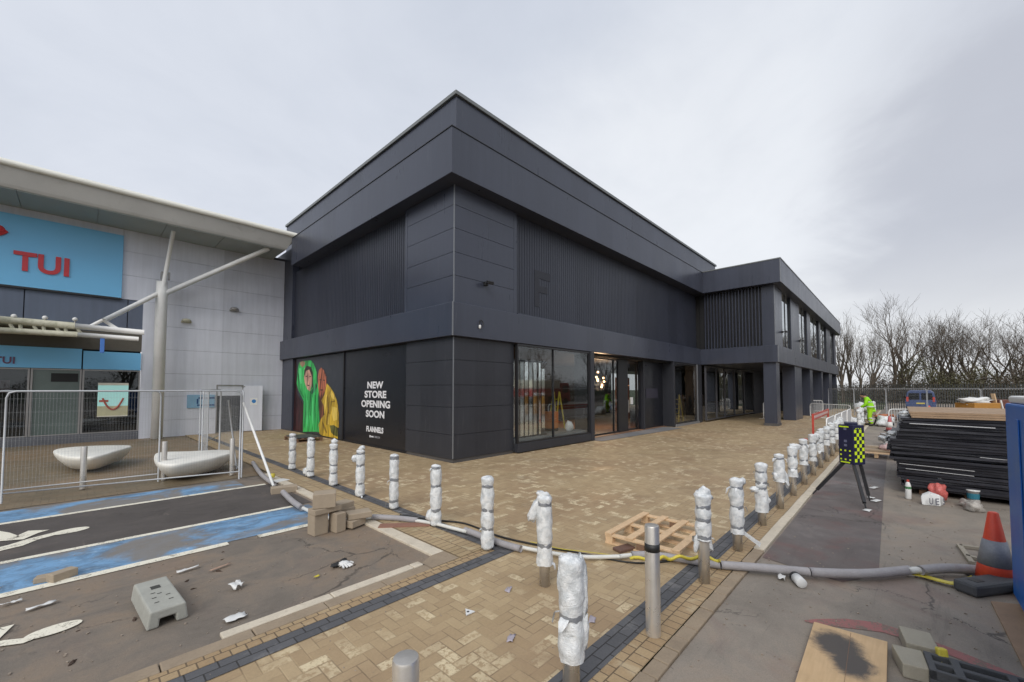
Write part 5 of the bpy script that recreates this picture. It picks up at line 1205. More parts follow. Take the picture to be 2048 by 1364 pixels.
for i,(zz_,yy_,w_) in enumerate(((1.05,0.30,0.30),(0.95,0.42,0.22),(1.38,0.06,0.22),(1.5,0.08,0.2))):
    o = MB().blob((0,0,0),w_,0.10,0.06,i+40,0.5).build('plastic_film',wrap,smooth=True); tag(o,'scrap of pale film poking out of the left side of the black stack','film','film scraps on the left side of the black stack',loc=(xs_+0.9,yy_-0.02,zz_))

# ---- things by the stack
t = thing('spray_bottle', 'white and green bottle standing at the corner of the black stack', 'bottle', G(1817,998,-0.02))
MB().lathe([(0.042,0),(0.045,0.02),(0.045,0.24),(0.03,0.30),(0.018,0.32)],16).build('body', white_m, t, smooth=True)
MB().lathe([(0.0455,0.19),(0.0455,0.235)],16).build('label', M('green label',(0.08,0.22,0.10),0.5), t); MB().lathe([(0.02,0.32),(0.022,0.35),(0.012,0.36)],12).build('cap', red_pl, t)
t = thing('cement_bag', 'crumpled white bag with dark block lettering in front of the black stack', 'bag', G(1868,1010,-0.02), YAW-math.pi/2); t.scale = (0.82,0.82,0.82)
def sack(b, w_, d_, h_, seed, c=(0,0,0)):
    b.blob((c[0],c[1],c[2]+h_*0.5), w_/2, d_/2, h_/2, seed, 0.28, 18, 11, 1.6); return b
MB().add([(-0.26,0,0),(0.02,-0.12,0),(0.30,0.05,0),(0.05,0.16,0),(-0.24,0.05,0.17),(-0.12,-0.04,0.26),(0.10,-0.04,0.22),(0.28,0.06,0.15),(0.0,0.12,0.27),(-0.16,0.1,0.22)],
   [(0,1,5,4),(1,2,7,6),(1,6,5),(2,3,8,7),(7,8,6),(5,6,8,9),(4,5,9),(0,4,9,3),(3,9,8),(0,3,2,1)]).build('bag', white_m, t, bevel=0.02)
Mt = wmat(t)
for ch,(u_,zz_) in zip('UES',((-0.20,0.04),(-0.10,0.04),(0.06,0.04))):
    p_ = Mt @ Vector((u_,-0.055-(u_+0.2)*0.30 if u_<0 else -0.10+u_*0.3,zz_)); text('lettering',ch,p_+FW*-0.035,(RT.x,RT.y,0) if u_<0 else (RT+FW*0.4),(0,0,1),0.065,0.11,M('grey print',(0.12,0.12,0.15),0.5),t,0.01,0.002)
o = MB().blob((0,0,0.15),0.13,0.12,0.17,3,0.30,20,13,2.2)
o = o.build('plastic_bag',M('pinkish red bag',(0.58,0.14,0.12),0.3,amt=0.5,scale=9,bump=0.6),smooth=True); tag(o,'red and clear plastic bag standing behind the lettered bag','bag',loc=G(1893,1006,-0.02)+FW*0.15)
o = sack(MB(),0.26,0.22,0.20,6).build('plastic_bag',wrap,smooth=True); o.parent=None; tag(o,'clear crumpled bag on top of the red bag','bag',loc=G(1880,985,0.0)+Vector((-0.25,0,0.20)))
o = MB().blob((0.12,0,0.06),0.17,0.12,0.08,8,0.45).blob((-0.13,0,0.07),0.15,0.11,0.09,9,0.45).build('clear_bags',M('clear sheeting',(0.42,0.39,0.35),0.3,amt=0.4,scale=12,bump=0.5),smooth=True); tag(o,'two lobed heap of clear plastic sheeting on the asphalt by the cone','sheeting',loc=G(1945,1018,-0.02))
t = thing('white_tub', 'white and blue tub behind the clear plastic heap', 'tub', G(1947,1004,-0.02), YAW)
MB().lathe([(0.07,0),(0.085,0.2),(0.09,0.2),(0.09,0.22)],16).build('body', white_m, t, smooth=True); MB().lathe([(0.078,0.06),(0.084,0.16)],16).build('label', M('teal label',(0.03,0.18,0.25),0.5), t)
# traffic cones
def cone(loc, label, h=0.75, ring=sleeve, low=org, rz=0.3):
    t = thing('traffic_cone', label, 'traffic cone', loc, rz, 'traffic cones')
    s_ = h/0.75
    MB().obox((0,0,0.025*s_),0.37*s_,0.37*s_,0.045*s_).build('base', foot_d, t, bevel=0.015)
    MB().lathe([(0.155*s_,0.05*s_),(0.131*s_,0.20*s_),(0.083*s_,0.46*s_),(0.040*s_,0.74*s_),(0.03*s_,0.75*s_)],28).build('cone_body', low, t, smooth=True)
    MB().lathe([(0.136*s_,0.20*s_),(0.089*s_,0.46*s_)],28).build('sleeve', ring, t, smooth=True)
    return t
cone(G(1993,1167,-0.02),'orange traffic cone with a dirty grey sleeve beside the blue cabin')
cone(G(1780,863,-0.02),'small white and red traffic cone on the road by the black stack', 0.75, white_m, M('faded pink cone',(0.5,0.12,0.12),0.5))
cone((40.0,-1.3,-0.02),'distant orange cone beyond the white barrier at the back', 0.9, org, org)
# timber frame, fence feet, blue cabin, planks
t = thing('batten_triangle', 'pale timber triangle frame lying on the road left of the cone', 'frame', G(1918,1090,-0.02))
o0 = G(1918,1090,-0.02)
def lb(px0,py0,px1,py1): MB().bar(G(px0,py0,0.0)-o0, G(px1,py1,0.0)-o0, 0.05, 0.035).build('batten', M('grey batten',(0.36,0.32,0.25),0.8,scale=8), t)
lb(1918,1090,1944,1126); lb(1920,1092,1962,1097); lb(1932,1112,1958,1118)
t = thing('ballast_foot', 'dark rubber fence foot under the pipe end beside the blue cabin', 'fence foot', G(1975,1182,-0.02), R(-35))
MB().obox((0,0,0.06),0.62,0.2,0.12).build('body', foot_d, t, bevel=0.03)
MB().obox((-0.15,0,0.122),0.1,0.08,0.004).build('socket', cable_k, t)
t = thing('ballast_foot', 'dark grey slotted fence foot at the bottom right corner', 'fence foot', (4.42,-0.36,-0.02), R(-84))
b = MB().box(-0.40,-0.13,0,0.40,0.13,0.06)
for x0_,x1_ in ((-0.40,-0.36),(-0.27,-0.22),(0.0,0.05),(0.14,0.18),(0.36,0.40)): b.box(x0_,-0.13,0.0601,x1_,0.13,0.125)
b.box(-0.40,-0.13,0.0602,0.40,-0.10,0.124).box(-0.40,0.10,0.0602,0.40,0.13,0.124).box(-0.40,-0.02,0.0602,0.40,0.02,0.1245)
b.build('body', foot_d, t, bevel=0.006)
t = thing('spirit_level', 'short yellow topped tool standing between the blocks and the slotted foot', 'tool', G(1886,1346,-0.02))
MB().obox((0,0,0.04),0.06,0.06,0.08,0.4).build('base', cable_k, t, bevel=0.01); MB().obox((0.01,0,0.12),0.05,0.06,0.10,0.4,0.0,0.25).build('body', yel, t, bevel=0.012)
block((4.76,0.07),0.28,0.19,0.10,0.16,'grey concrete block beside the plywood board, farther one',block_g,zb)
block((4.40,0.11),0.26,0.17,0.10,0.24,'grey concrete block at the bottom edge beside the plywood board',block_g,zb)
pb_ = [G(1628,1243,0.03),G(1775,1283,0.03),G(1772,1420,0.03),G(1588,1370,0.03)]
t = thing('plywood_board', 'square plywood board with a large black stain, lying at the bottom right', 'board', (4.2,0.47,-0.02))
def stained(q, b_):
    plyf(q, b_); p = q.obj(); X, Y, Z = q.xyz(p); src = b_.inputs['Base Color'].links[0].from_socket
    c1_, c2_ = G(1676,1298), G(1703,1335)
    n_ = (q.noise(p, 9, 6, 0.75, 0.8)-0.5)*0.50
    def dd(c, sx, sy):
        u_ = (X-(c.x-4.2))/sx; v_ = (Y-(c.y-0.47))/sy; return q.m('SQRT', u_*u_+v_*v_) + n_*2.0
    m_ = 1.0 - q.ramp(q.m('MINIMUM', dd(c1_,0.21,0.17), dd(c2_,0.20,0.13)), 0.65, 1.25)
    q.put(b_.inputs['Base Color'], q.mix(m_*0.93, V(q, src), (0.055,0.055,0.058)))
b = MB().prism([(p.x-4.2,p.y-0.47) for p in pb_],0.015,0.05); b.build('board', mat('stained plywood', fn=stained), t, bevel=0.003)
st_ = [G(px,py,0.03) for px,py in ((1632,1272),(1650,1262),(1690,1268),(1722,1282),(1728,1296),(1712,1306),(1716,1330),(1735,1345),(1712,1350),(1702,1385),(1690,1345),(1668,1335),(1648,1318),(1640,1300))]
b = MB(); ctr = sum(st_,Vector())/len(st_); K = []
rr_ = random.Random(4)
for i in range(len(st_)):
    for s_ in (0,0.5):
        p_ = st_[i].lerp(st_[(i+1)%len(st_)],s_); K.append(p_+(p_-ctr)*rr_.uniform(-0.10,0.12))
pass
MB().prism([(pb_[0].x-4.2,pb_[0].y-0.47-0.245),(pb_[0].x-4.2+0.0,pb_[0].y-0.47-0.248),(3.66-4.2,0.45-0.47),(3.66-4.2,0.453-0.47)],0.0505,0.0512).build('joint', wood_d, t)
o = MB().prism([(0,0),(-1.9,0.02),(-1.9,-0.3),(0.12,-0.26)],0,0.018).build('plank',M('worn ply offcut',(0.33,0.22,0.14),0.8,scale=5,dirt=0.4),bevel=0.002); tag(o,'worn brown board on the ground along the foot of the blue cabin','board',loc=(6.25,-0.46,-0.02),rz=0.03)
t = thing('site_cabin', 'blue steel site cabin with a white top edge cut by the right of the photo', 'cabin', (4.6,-0.62,-0.02))
xe1 = PY(2009,800,-0.62).x-4.6
MB().add([(-2.2,-2.4,0.08),(xe1+0.05,-2.4,0.08),(xe1+0.05,0,0.08),(-2.2,0,0.08),(-2.2,-2.4,1.93),(xe1,-2.4,1.93),(xe1,0,1.93),(-2.2,0,1.93)],[(0,3,2,1),(4,5,6,7),(0,1,5,4),(1,2,6,5),(2,3,7,6),(3,0,4,7)]).build('body', blue_pl, t, bevel=0.02)
b = MB()
for x_ in np.arange(-2.05,xe1-0.2,0.45): b.box(x_,0.001,0.18,x_+0.10,0.012,1.8)
b.build('rib', blue_pl, t, bevel=0.006)
MB().box(-2.2,-2.4,1.932,xe1-0.02,-0.02,2.0).build('roof', white_m, t, bevel=0.02)
for x_ in (-2.0,1.9): MB().box(x_,-2.3,0,x_+0.2,-0.05,0.079).build('skid', foot_d, t)

o = MB().lathe([(0.05,0),(0.05,0.16),(0.045,0.165)],16).build('plastic_pot', white_m, smooth=True); o.rotation_euler=(R(90),0,R(-60)); o['label']='white pot with a dark rim lying against the pipe'; o['category']='pot'; o.location=G(1590,1153,0.03)
o2 = MB().lathe([(0.053,-0.005),(0.053,0.03)],16).build('rim', cable_k, o)
scrap(1563,1155,0.12,0.07,'white scrap beside the pot at the pipe',40,crum=0.03,rz=0.2)
t = thing('plumb_marker', 'small white triangular plastic tag on the foreground paving', 'tag', G(936,1226,0.0)); MB().prism([(-0.05,-0.03),(0.05,-0.04),(0.02,0.06)],0.004,0.012).build('tag_plate',white_m,t); MB().lathe([(0.012,0.0125),(0.012,0.014)],10).build('hole',cable_k,t)
for i,(px,py) in enumerate(((1022,1277),(1017,1180),(1185,1240))): scrap(px,py,0.11,0.05,('pale lilac scrap on the paving near the bottom centre','pale lilac scrap left of the nearest wrapped bollard','white scrap on the charcoal band behind the nearest bollard')[i],50+i,M('lilac scrap',(0.42,0.38,0.42),0.6),0.02,0.5)

# ================================================================== WORKER
pw = thing('person', 'worker in lime hi-vis suit bending over a wrapped bollard beside the kerb', 'person', (G(1743,851).x,G(1743,851).y,-0.02), 0)
pw.scale = (1.06,1.06,1.04)
def skinned(name, verts, edges, radii, m, parent, sub=2, root=0):
    me = bpy.data.meshes.new(name); me.from_pydata([tuple(v) for v in verts], edges, []); me.update()
    o = bpy.data.objects.new(name, me); COL.objects.link(o); me.materials.append(m); o.parent = parent
    sk = o.modifiers.new('skin','SKIN'); 
    for i,r_ in enumerate(radii):
        me.skin_vertices[0].data[i].radius = (r_ if isinstance(r_,tuple) else (r_,r_)); me.skin_vertices[0].data[i].use_root = (i==root)
    s2 = o.modifiers.new('sub','SUBSURF'); s2.levels = sub; s2.render_levels = sub
    for p in me.polygons: p.use_smooth = True
    sk.use_smooth_shade = True
    return o
# faces +Y (to the left in the photo), trunk bent forward
J = {'pel':(0,0,0.93),'sp':(0,0.05,1.16),'ch':(0,0.13,1.38),'nk':(0,0.20,1.52),'hd':(0,0.28,1.59),'ht':(0,0.34,1.66)}
V_ = [J['pel'],J['sp'],J['ch'],J['nk'],J['hd'],J['ht'],
      (-0.19,0.15,1.42),(-0.25,0.20,1.13),(-0.20,0.40,0.98),(-0.18,0.48,0.95),
      (0.19,0.15,1.42),(0.26,0.17,1.13),(0.21,0.36,0.95),(0.19,0.44,0.90),
      (-0.10,0,0.88),(-0.12,0.07,0.48),(-0.12,-0.03,0.10),(-0.12,0.12,0.05),
      (0.10,0,0.88),(0.13,0.10,0.49),(0.14,0.04,0.10),(0.14,0.19,0.05)]
E_ = [(0,1),(1,2),(2,3),(3,4),(4,5),(2,6),(6,7),(7,8),(8,9),(2,10),(10,11),(11,12),(12,13),(0,14),(14,15),(15,16),(16,17),(0,18),(18,19),(19,20),(20,21)]
R_ = [0.13,0.12,0.14,0.06,0.095,0.085,0.06,0.045,0.032,0.035,0.06,0.045,0.032,0.035,0.09,0.06,0.042,0.04,0.09,0.06,0.042,0.04]
body_o = skinned('body', V_, E_, R_, skin, pw)
# head with features and hands with five fingers each
hb = MB().blob((0,0.31,1.62),0.078,0.095,0.11,1,0.04,16,12); hb.blob((0,0.41,1.60),0.016,0.022,0.022,1,0.05,8,6)
for s_ in (-1,1): hb.blob((0.08*s_,0.30,1.62),0.012,0.02,0.03,1,0.05,8,6)
for hx,hy,hz in ((-0.18,0.50,0.945),(0.19,0.46,0.895)):
    hb.blob((hx,hy+0.02,hz),0.04,0.05,0.02,2,0.1,10,7)
    for f_i,(dx,ln) in enumerate(((-0.03,0.055),(-0.01,0.068),(0.012,0.064),(0.032,0.05))): hb.tube([(hx+dx,hy+0.05,hz),(hx+dx,hy+0.05+ln*0.6,hz-0.008),(hx+dx,hy+0.05+ln,hz-0.03)],0.009,6)
    hb.tube([(hx+0.04,hy,hz),(hx+0.07,hy+0.04,hz-0.01),(hx+0.065,hy+0.07,hz-0.02)],0.010,6)
hb.build('head', skin, body_o, smooth=True)
fe2 = MB()
for s_ in (-1,1): fe2.blob((0.03*s_,0.392,1.625),0.012,0.006,0.007,1,0,8,6)
fe2.blob((0,0.388,1.565),0.024,0.006,0.006,1,0,8,6); fe2.build('facial_features', cable_k, body_o)
skinned('jacket', V_[0:4]+V_[6:9]+V_[10:13]+[(0,-0.02,0.78)], [(0,1),(1,2),(2,3),(2,4),(4,5),(5,6),(2,7),(7,8),(8,9),(0,10)], [0.175,0.17,0.185,0.10,0.10,0.075,0.055,0.10,0.075,0.055,0.18], lime, pw)
skinned('trousers', [V_[0],V_[14],V_[15],V_[16],V_[18],V_[19],V_[20]], [(0,1),(1,2),(2,3),(0,4),(4,5),(5,6)], [0.15,0.12,0.095,0.085,0.12,0.095,0.085], M('lime hi-vis trousers',(0.36,0.66,0.01),0.7,amt=0.3,scale=12), pw)
b = MB()
for z_ in (0.22,0.38): b.lathe([(0.10,z_),(0.10,z_+0.06)],14,(-0.12,0.02,0)).lathe([(0.10,z_),(0.10,z_+0.06)],14,(0.13,0.06,0))
silver = M('silver reflective band',(0.55,0.58,0.58),0.3)
b.build('leg_band', silver, pw, smooth=True)
MB().lathe([(0.195,0.98),(0.2,1.05)],18,(0,0.03,0)).build('waist_band', silver, pw, smooth=True)
MB().lathe([(0.19,1.24),(0.192,1.30)],18,(0,0.10,0)).build('chest_band', silver, pw, smooth=True)
for s_,y_ in ((-0.12,0.06),(0.14,0.12)): MB().blob((s_,y_,0.06),0.06,0.15,0.07,1,0.05,12,8).build('boot', cable_k, pw, smooth=True)
MB().blob((0,0.28,1.66),0.10,0.12,0.10,1,0.05,14,9).build('hood', M('dark hood',(0.02,0.02,0.022),0.8), pw, smooth=True)

# ---- clutter by the worker
t = thing('orange_trestle', 'low orange and white trestle with rubble on the road behind the worker', 'trestle', (G(1768,850).x,G(1768,850).y,-0.02), R(-45))
MB().blob((0.3,0,0.52),0.28,0.2,0.12,2,0.5).blob((-0.2,0,0.5),0.3,0.22,0.12,5,0.5).build('rubble', M('terracotta rubble',(0.42,0.16,0.08),0.8,amt=0.4,scale=9), t)
for x_ in (-0.4,0.4): MB().bar((x_,-0.2,0),(x_,0,0.42),0.05).bar((x_,0.2,0),(x_,0,0.42),0.05).build('leg', cable_k, t)
MB().box(-0.5,-0.2,0.40,0.5,0.2,0.43).build('top', wood_d, t)
for i,(x_,y_,lb_) in enumerate(((30.5,0.75,'white film bundle on the road right of the worker'),(28.5,1.9,'bundle of white film left of the worker'),(31.8,1.75,'white film heap behind the worker'))):
    o = MB().blob((0,0,0.0),0.5,0.35,0.3,i+60,0.5,16,10,2).build('film_bundle',wrap,smooth=True); tag(o,lb_,'film','white film bundles around the worker',loc=(x_,y_,0.9 if i==2 else (0.25 if i else 0.22)))
o = MB().blob((0,0,0.1),1.0,0.3,0.10,3,0.4).build('sand_heap',M('reddish sand',(0.25,0.14,0.10),0.9),smooth=True); tag(o,'low reddish heap on the road beyond the worker','heap',loc=(37.5,0.2,-0.02))
t = thing('blue_barrow', 'blue and white bundle on the road beyond the black stack', 'bundle', (34.5,-0.2,-0.02)); MB().blob((0,0,0.35),0.7,0.5,0.35,4,0.4).build('bundle', M('pale blue sheeting',(0.22,0.30,0.42),0.6), t, smooth=True); MB().blob((-0.3,-0.3,0.5),0.4,0.3,0.25,6,0.4).build('sheet', white_m, t, smooth=True)
for i in range(4):
    o = MB().obox((0,0,0.05),0.8,0.5,0.1,0.1*i).build('stacked_slab',M('pale slab',(0.42,0.42,0.42),0.7)); tag(o,'pale slab in the small pile on the road behind the black stack','slab','pale slabs piled on the road',loc=(20.5,0.35,-0.02+0.1*i+0.001*i))
# ---- far end: skip box, brick pallet, van, fence
t = thing('orange_skip', 'orange brown box heaped with white sacks beyond the black stack', 'skip', fpos(1943,16)+(0.0,), YAW-R(90))
MB().box(-0.5,-0.35,0.1,0.5,0.35,1.5).build('body', M('ochre steel',(0.42,0.20,0.04),0.6,amt=0.3,dirt=0.3), t, bevel=0.02)
MB().blob((-0.1,0,1.58),0.5,0.3,0.14,3,0.5,16,9,2.5).build('sacks', white_m, t, smooth=True)
MB().bar((0.62,-0.1,1.2),(0.5,-0.1,1.85),0.12,0.04).build('tilted_board', wood, t)
MB().bar((0.75,-0.3,0.6),(0.55,-0.3,1.6),0.04,0.04).build('prop', white_ptube, t)
t = thing('brick_pack', 'shrink wrapped pack of dark red bricks beside the ochre box', 'brick pack', fpos(1990,16.5)+(0.0,), YAW-R(90))
b = MB()
for r_ in range(20):
    for c_i in range(5): b.box(-0.55+c_i*0.22+(0.05 if r_%2 else 0),-0.4,r_*0.078+0.05,-0.34+c_i*0.22+(0.05 if r_%2 else 0),0.4,r_*0.078+0.12)
b.build('bricks', M('dark red brick',(0.16,0.065,0.05),0.8,amt=0.5,scale=5), t)
t = thing('parked_van', 'dark blue van parked beyond the far mesh fence, seen from behind', 'van', fpos(1836,36)+(-0.02,), R(-1.5))
def sect(b, prof, x0, x1):
    k = len(prof); b.add([(x0,y_,z_) for y_,z_ in prof]+[(x1,y_,z_) for y_,z_ in prof],[tuple(range(k)),tuple(range(2*k-1,k-1,-1))]+[(i,k+i,k+(i+1)%k,(i+1)%k) for i in range(k)]); return b
prof = [(-0.92,0.35),(-0.95,1.0),(-0.82,1.75),(-0.65,1.92),(0.65,1.92),(0.82,1.75),(0.95,1.0),(0.92,0.35)]
MBv = sect(MB(), prof, -1.2, 2.2).build('body', M('dark blue car paint',(0.06,0.09,0.20),0.25,spec=0.6), t, bevel=0.05)
for s_ in (-1,1): MB().add([(-1.206,0.06*s_,1.10),(-1.206,0.78*s_,1.10),(-1.206,0.70*s_,1.68),(-1.206,0.06*s_,1.68)],[(0,1,2,3)]).build('rear_window', M('dark car glass',(0.01,0.012,0.016),0.1), t)
MB().box(-1.25,-0.9,0.32,-1.15,0.9,0.52).build('bumper', cable_k, t, bevel=0.02); MB().box(-1.225,-0.26,0.75,-1.203,0.26,0.86).build('number_plate', M('yellow plate',(0.6,0.5,0.1),0.4), t)
for s_ in (-1,1):
    MB().box(-1.22,0.80*s_-0.07,0.95,-1.19,0.80*s_+0.07,1.35).build('tail_light', red_pl, t)
    for x_ in (-0.6,1.7): wl = MB().tube([(x_,0.80*s_-0.1,0.32),(x_,0.80*s_+0.1,0.32)],0.32,18).build('wheel', cable_k, t)
F0 = [G(1692,818),G(1758,823),G(1800,829),(23.2+3.0,-2.2),(24.4,-5.4),(23.4,-8.7),(22.6,-12.0)]
F0 = [(F[0],F[1]) for F in F0]
F1 = [(46.5,5.9),(43.2,4.6),(39.9,3.3),(36.6,2.0)]
pl_ = []
q0 = Vector(PY(1690,808,6.2)); 
a0 = Vector((44.0,4.55,0)); dirn = (Vector((30.2,-4.2,0))-a0).normalized()
nm = ['leftmost far','second far','third far','fourth far','fifth far','sixth far','seventh far']
for i in range(7):
    p_, q_ = a0+dirn*(3.5*i), a0+dirn*(3.5*i+3.42)
    fence_panel(p_,q_,'%s mesh fence panel counted from the wing, across the end of the site'%nm[i],'mesh fence across the far end of the site',2.05,True,step=0.10,fine=0.002)
# tall dark palisade behind
t = thing('palisade_fence', 'long dark grey palisade fence in front of the winter trees', 'fence', (54,0,-0.05))
b = MB(); 
for y_ in np.arange(-52,14,0.16): b.box(-0.01,y_,0.05,0.01,y_+0.07,2.5)
b.build('pales', M('dark green grey steel',(0.03,0.033,0.03),0.6), t)
MB().box(0.02,-52,0.4,0.06,14,0.46).box(0.02,-52,2.0,0.06,14,2.06).build('rail', steel_d, t)

# ================================================================== TREES AND SCRUB
def make_tree(seed, H, m, spread=1.0, levels=5, upright=0.55, stems=1, low=0.18):
    rd = random.Random(seed); tr, cr = MB(), MB()
    def grow(p, d_, L, r, lv):
        nseg = 4 if lv < 2 else 3; pts = [p]; rs = [r]; q_ = p.copy(); dd = d_.copy()
        for i in range(nseg):
            dd = (dd + Vector((rd.uniform(-1,1),rd.uniform(-1,1),rd.uniform(-0.6,1)*0.8+upright*0.3))*(0.10+0.05*lv)).normalized()
            q_ = q_ + dd*L/nseg; pts.append(q_.copy()); rs.append(r*(1-0.42*(i+1)/nseg))
        (tr if lv < 1 else cr).tube(pts, rs, 6 if lv < 2 else (4 if lv < 4 else 3), False)
        if lv >= levels: return
        kids = rd.choice((2,3)) if lv < 3 else rd.choice((3,3,4))
        if lv == 0: kids = 5
        for j in range(kids):
            s_ = (rd.uniform(low,1) if lv == 0 else rd.uniform(0.3,1)) if j else 1
            k_ = min(nseg-1,int(s_*nseg)); st = pts[k_].lerp(pts[k_+1], s_*nseg-k_) if s_ < 1 else pts[-1]
            ang = rd.uniform(0.30,0.85)*spread*(0.5 if j == 0 else 1); ax = rd.uniform(0,2*math.pi)
            side = dd.orthogonal().normalized(); side.rotate(Matrix.Rotation(ax,3,dd))
            nd = (dd*math.cos(ang)+side*math.sin(ang)).normalized(); nd = (nd+Vector((0,0,upright*0.35))).normalized()
            grow(st, nd, L*rd.uniform(0.60,0.86), max(0.011,rs[k_]*rd.uniform(0.5,0.72)), lv+1)
    for s_ in range(stems):
        d0 = Vector((rd.uniform(-0.25,0.25),rd.uniform(-0.25,0.25),1)).normalized() if stems > 1 else Vector((0,0,1))
        grow(Vector((rd.uniform(-0.3,0.3)*(stems>1),rd.uniform(-0.3,0.3)*(stems>1),0)), d0, H*0.33, H*0.017, 0)
    return tr, cr
protos = []
for sd,kw in ((3,dict(H=13,spread=1.0,stems=2)),(8,dict(H=12,spread=0.85,stems=2,low=0.3)),(21,dict(H=12,spread=0.6,upright=0.9)),(34,dict(H=13,spread=1.15,stems=1))):
    tr, cr = make_tree(sd, m=None, **kw); protos.append((tr,cr))
pm_ = []
def tree(px, D, h, kind, label, rz=0, m=None, pos=None, grp='bare winter trees beyond the site'):
    """D is the forward distance in metres"""
    if pos is None:
        v_ = FW*D + RT*((px-CX)/FPX*(D*math.cos(PITCH)-EYE*0)); pos = (v_.x, v_.y)
    t = thing('bare_tree', label, 'tree', (pos[0],pos[1],-0.05), rz, grp)
    tr, cr = protos[kind]
    if kind not in pm_d:
        a_ = tr.build('trunk', bark, t, smooth=True); c_ = cr.build('crown', bark, t, smooth=True); pm_d[kind] = (a_.data, c_.data)
        zmax = max(v.z for v in cr.v); hs[kind] = zmax
    else:
        for nm_,me in zip(('trunk','crown'),pm_d[kind]):
            o = bpy.data.objects.new(nm_, me); COL.objects.link(o); o.parent = t
    s_ = 1.07*h/hs[kind]; t.scale = (s_,s_,s_)
    return t
pm_d, hs = {}, {}
TL = [(1683,60,13.2,2,'tall slim bare tree just clear of the wing roof'),(1702,62,12.5,2,'slim bare tree, second from the wing'),(1722,58,11.5,1,'narrow bare tree, third from the wing'),(1743,66,11.0,2,'small bare tree left of the great spreading one'),
      (1790,60,15.0,0,'great spreading bare tree, tallest in the middle of the row'),(1822,64,14.0,3,'bare tree growing into the right side of the great spreading one'),(1858,62,12.8,1,'bare tree right of the tallest one'),
      (1905,60,13.5,0,'bare tree with a dark forked trunk above the right of the plywood'),(1938,63,14.0,3,'wide bare tree above the ochre box'),(1965,58,12.5,1,'bare tree above the brick pack'),(2000,60,13.0,3,'bare tree left of the blue cabin'),
      (2040,57,12.5,0,'bare tree above the blue cabin at the right edge'),(1880,80,13.5,3,'fainter bare tree behind the gap right of the tallest'),(2070,66,15,3,'bare tree reaching in from beyond the right edge')]
for i,(px,D,h,k,lb_) in enumerate(TL): tree(px,D,h,k,lb_,rz=i*1.3)
# trees on the camera's side of the road, mirrored in the glass
for i,(x_,y_,h,k) in enumerate(((4,-24,12,0),(16,-27,13,3),(27,-25,12,1),(38,-28,13,0),(52,-26,12,3),(66,-24,13,1),(-12,-26,12,3),(80,-28,13,0))):
    tree(0,0,h,k,'bare tree across the road, mirrored in the store windows',i*0.9,pos=(x_,y_),grp='bare trees across the road, mirrored in the windows')
# scrub: thickets of fine twigs and leaves
def thicket(name, cx, cy, sx, sy, h, n_, m, seed, mound=1.0, kind='stuff'):
    rd = random.Random(seed); b = MB()
    for _ in range(n_):
        x_, y_ = rd.uniform(-sx,sx), rd.uniform(-sy,sy)
        top_ = h*(0.55+0.45*noise.noise(Vector((x_*0.22+seed,y_*0.22,0)))*1.5+0.15*rd.random())
        z_ = rd.uniform(0,1)**0.75*max(0.4,top_); s_ = rd.uniform(0.10,0.32)
        a_ = rd.uniform(0,6.28); d_ = Vector((math.cos(a_)*s_,math.sin(a_)*s_,rd.uniform(-0.2,1)*s_*1.4)); e_ = Vector((-math.sin(a_),math.cos(a_),rd.uniform(-.5,.5)))*s_*rd.uniform(0.08,0.28)
        p_ = Vector((cx+x_,cy+y_,z_-0.05)); b.add([p_,p_+d_*0.5+e_,p_+d_,p_+d_*0.5-e_],[(0,1,2,3)])
    return struct(b.build(name, m), kind)
def fpos(px, D): v_ = FW*D + RT*((px-CX)/FPX*D*math.cos(PITCH)); return v_.x, v_.y
c_ = fpos(1880,58); 
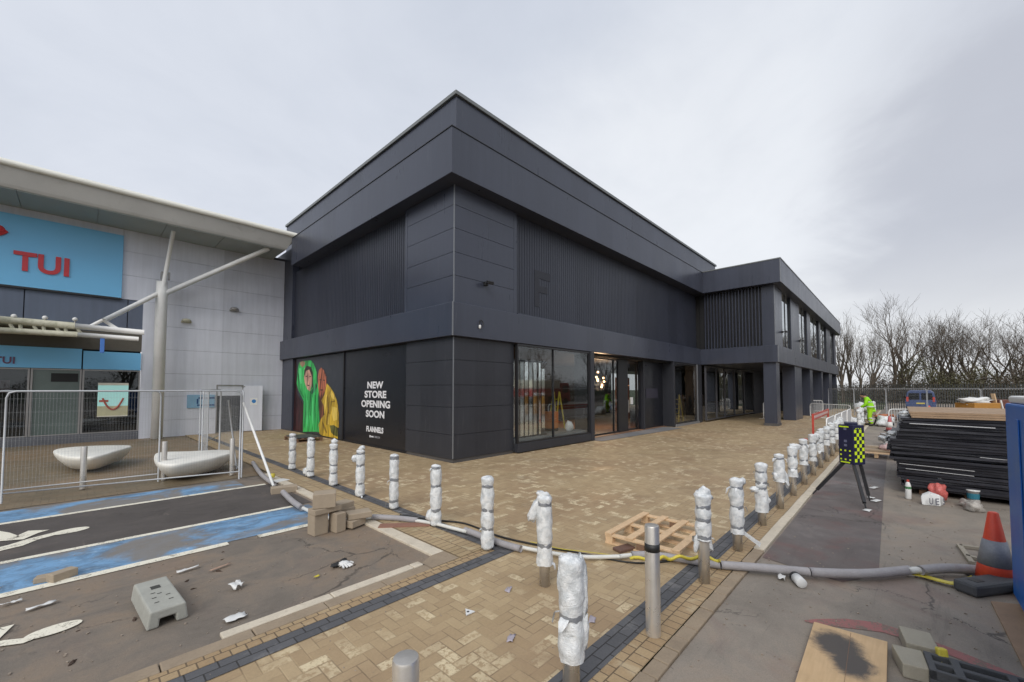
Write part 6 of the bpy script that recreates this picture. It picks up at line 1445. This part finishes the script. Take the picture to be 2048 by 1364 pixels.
for i,(px,D,w_,h,n_,m) in enumerate(((1700,64,6,3.6,6000,scrub_b),(1760,62,6,3.8,8000,scrub_b),(1815,60,5,4.6,8000,scrub_b),(1872,58,5,6.2,12000,olive),(1920,60,6,4.6,9000,scrub_b),(1968,58,6,6.4,14000,olive),(2030,55,7,7.0,16000,scrub_b))):
    x_, y_ = fpos(px,D); thicket('scrub', x_, y_, w_*0.75, w_*0.8, h, n_, m, i+3)
x_, y_ = fpos(1700,50)

# scrub across the road on the camera's side: it darkens the reflections in the shop glass
for i in range(9):
    thicket('scrub_across_road', -8+i*11.5, -25, 6.5, 2.2, 5.5+1.2*(i%3), 5200, (scrub_b, olive)[i%2], 40+i)

# what stands across the road and shows up mirrored in the shop glass
t = thing('white_shed', 'long white trade building across the road, mirrored in the display window slats', 'building', (36,-26,0))
MB().box(-13,-5,0,13,0,6.2).build('wall', M('white shed cladding',(0.80,0.80,0.78),0.6), t)
MB().box(-13.2,-5.2,6.21,13.2,0.2,6.6).build('roof', cap_m, t)
for i in range(6): MB().box(-11+i*4,0.001,1.0,-9+i*4,0.05,3.0).build('window', black_frame, t)
t = thing('red_lorry', 'red tipper lorry with a cream body parked across the road, mirrored in the display window', 'lorry', (36.5,-11.5,-0.02))
MB().box(-3.6,-1.2,1.2,1.4,1.2,2.1).build('body', M('dark red lorry paint',(0.28,0.035,0.03),0.4), t, bevel=0.04)
MB().box(-3.5,-1.15,2.101,1.3,1.15,3.0).build('load', M('cream tarpaulin',(0.55,0.52,0.42),0.7), t, bevel=0.06)
cb_ = MB().add([(1.5,-1.15,0.6),(3.4,-1.15,0.6),(3.4,1.15,0.6),(1.5,1.15,0.6),(1.5,-1.15,2.7),(3.0,-1.15,2.7),(3.0,1.15,2.7),(1.5,1.15,2.7)],[(0,3,2,1),(4,5,6,7),(0,1,5,4),(1,2,6,5),(2,3,7,6),(3,0,4,7)]).build('cab', M('dark red lorry paint',(0.28,0.035,0.03),0.4), t, bevel=0.06)
MB().box(1.8,1.151,1.6,2.9,1.17,2.4).build('side_window', black_frame, cb_)
MB().box(-3.6,-0.5,0.7,1.5,0.5,1.19).build('chassis', cable_k, t)
for x_ in (-2.8,-1.5,2.4):
    for y_ in (-1.0,1.0): MB().tube([(x_,y_-0.15,0.5),(x_,y_+0.15,0.5)],0.5,20).build('wheel', cable_k, t)
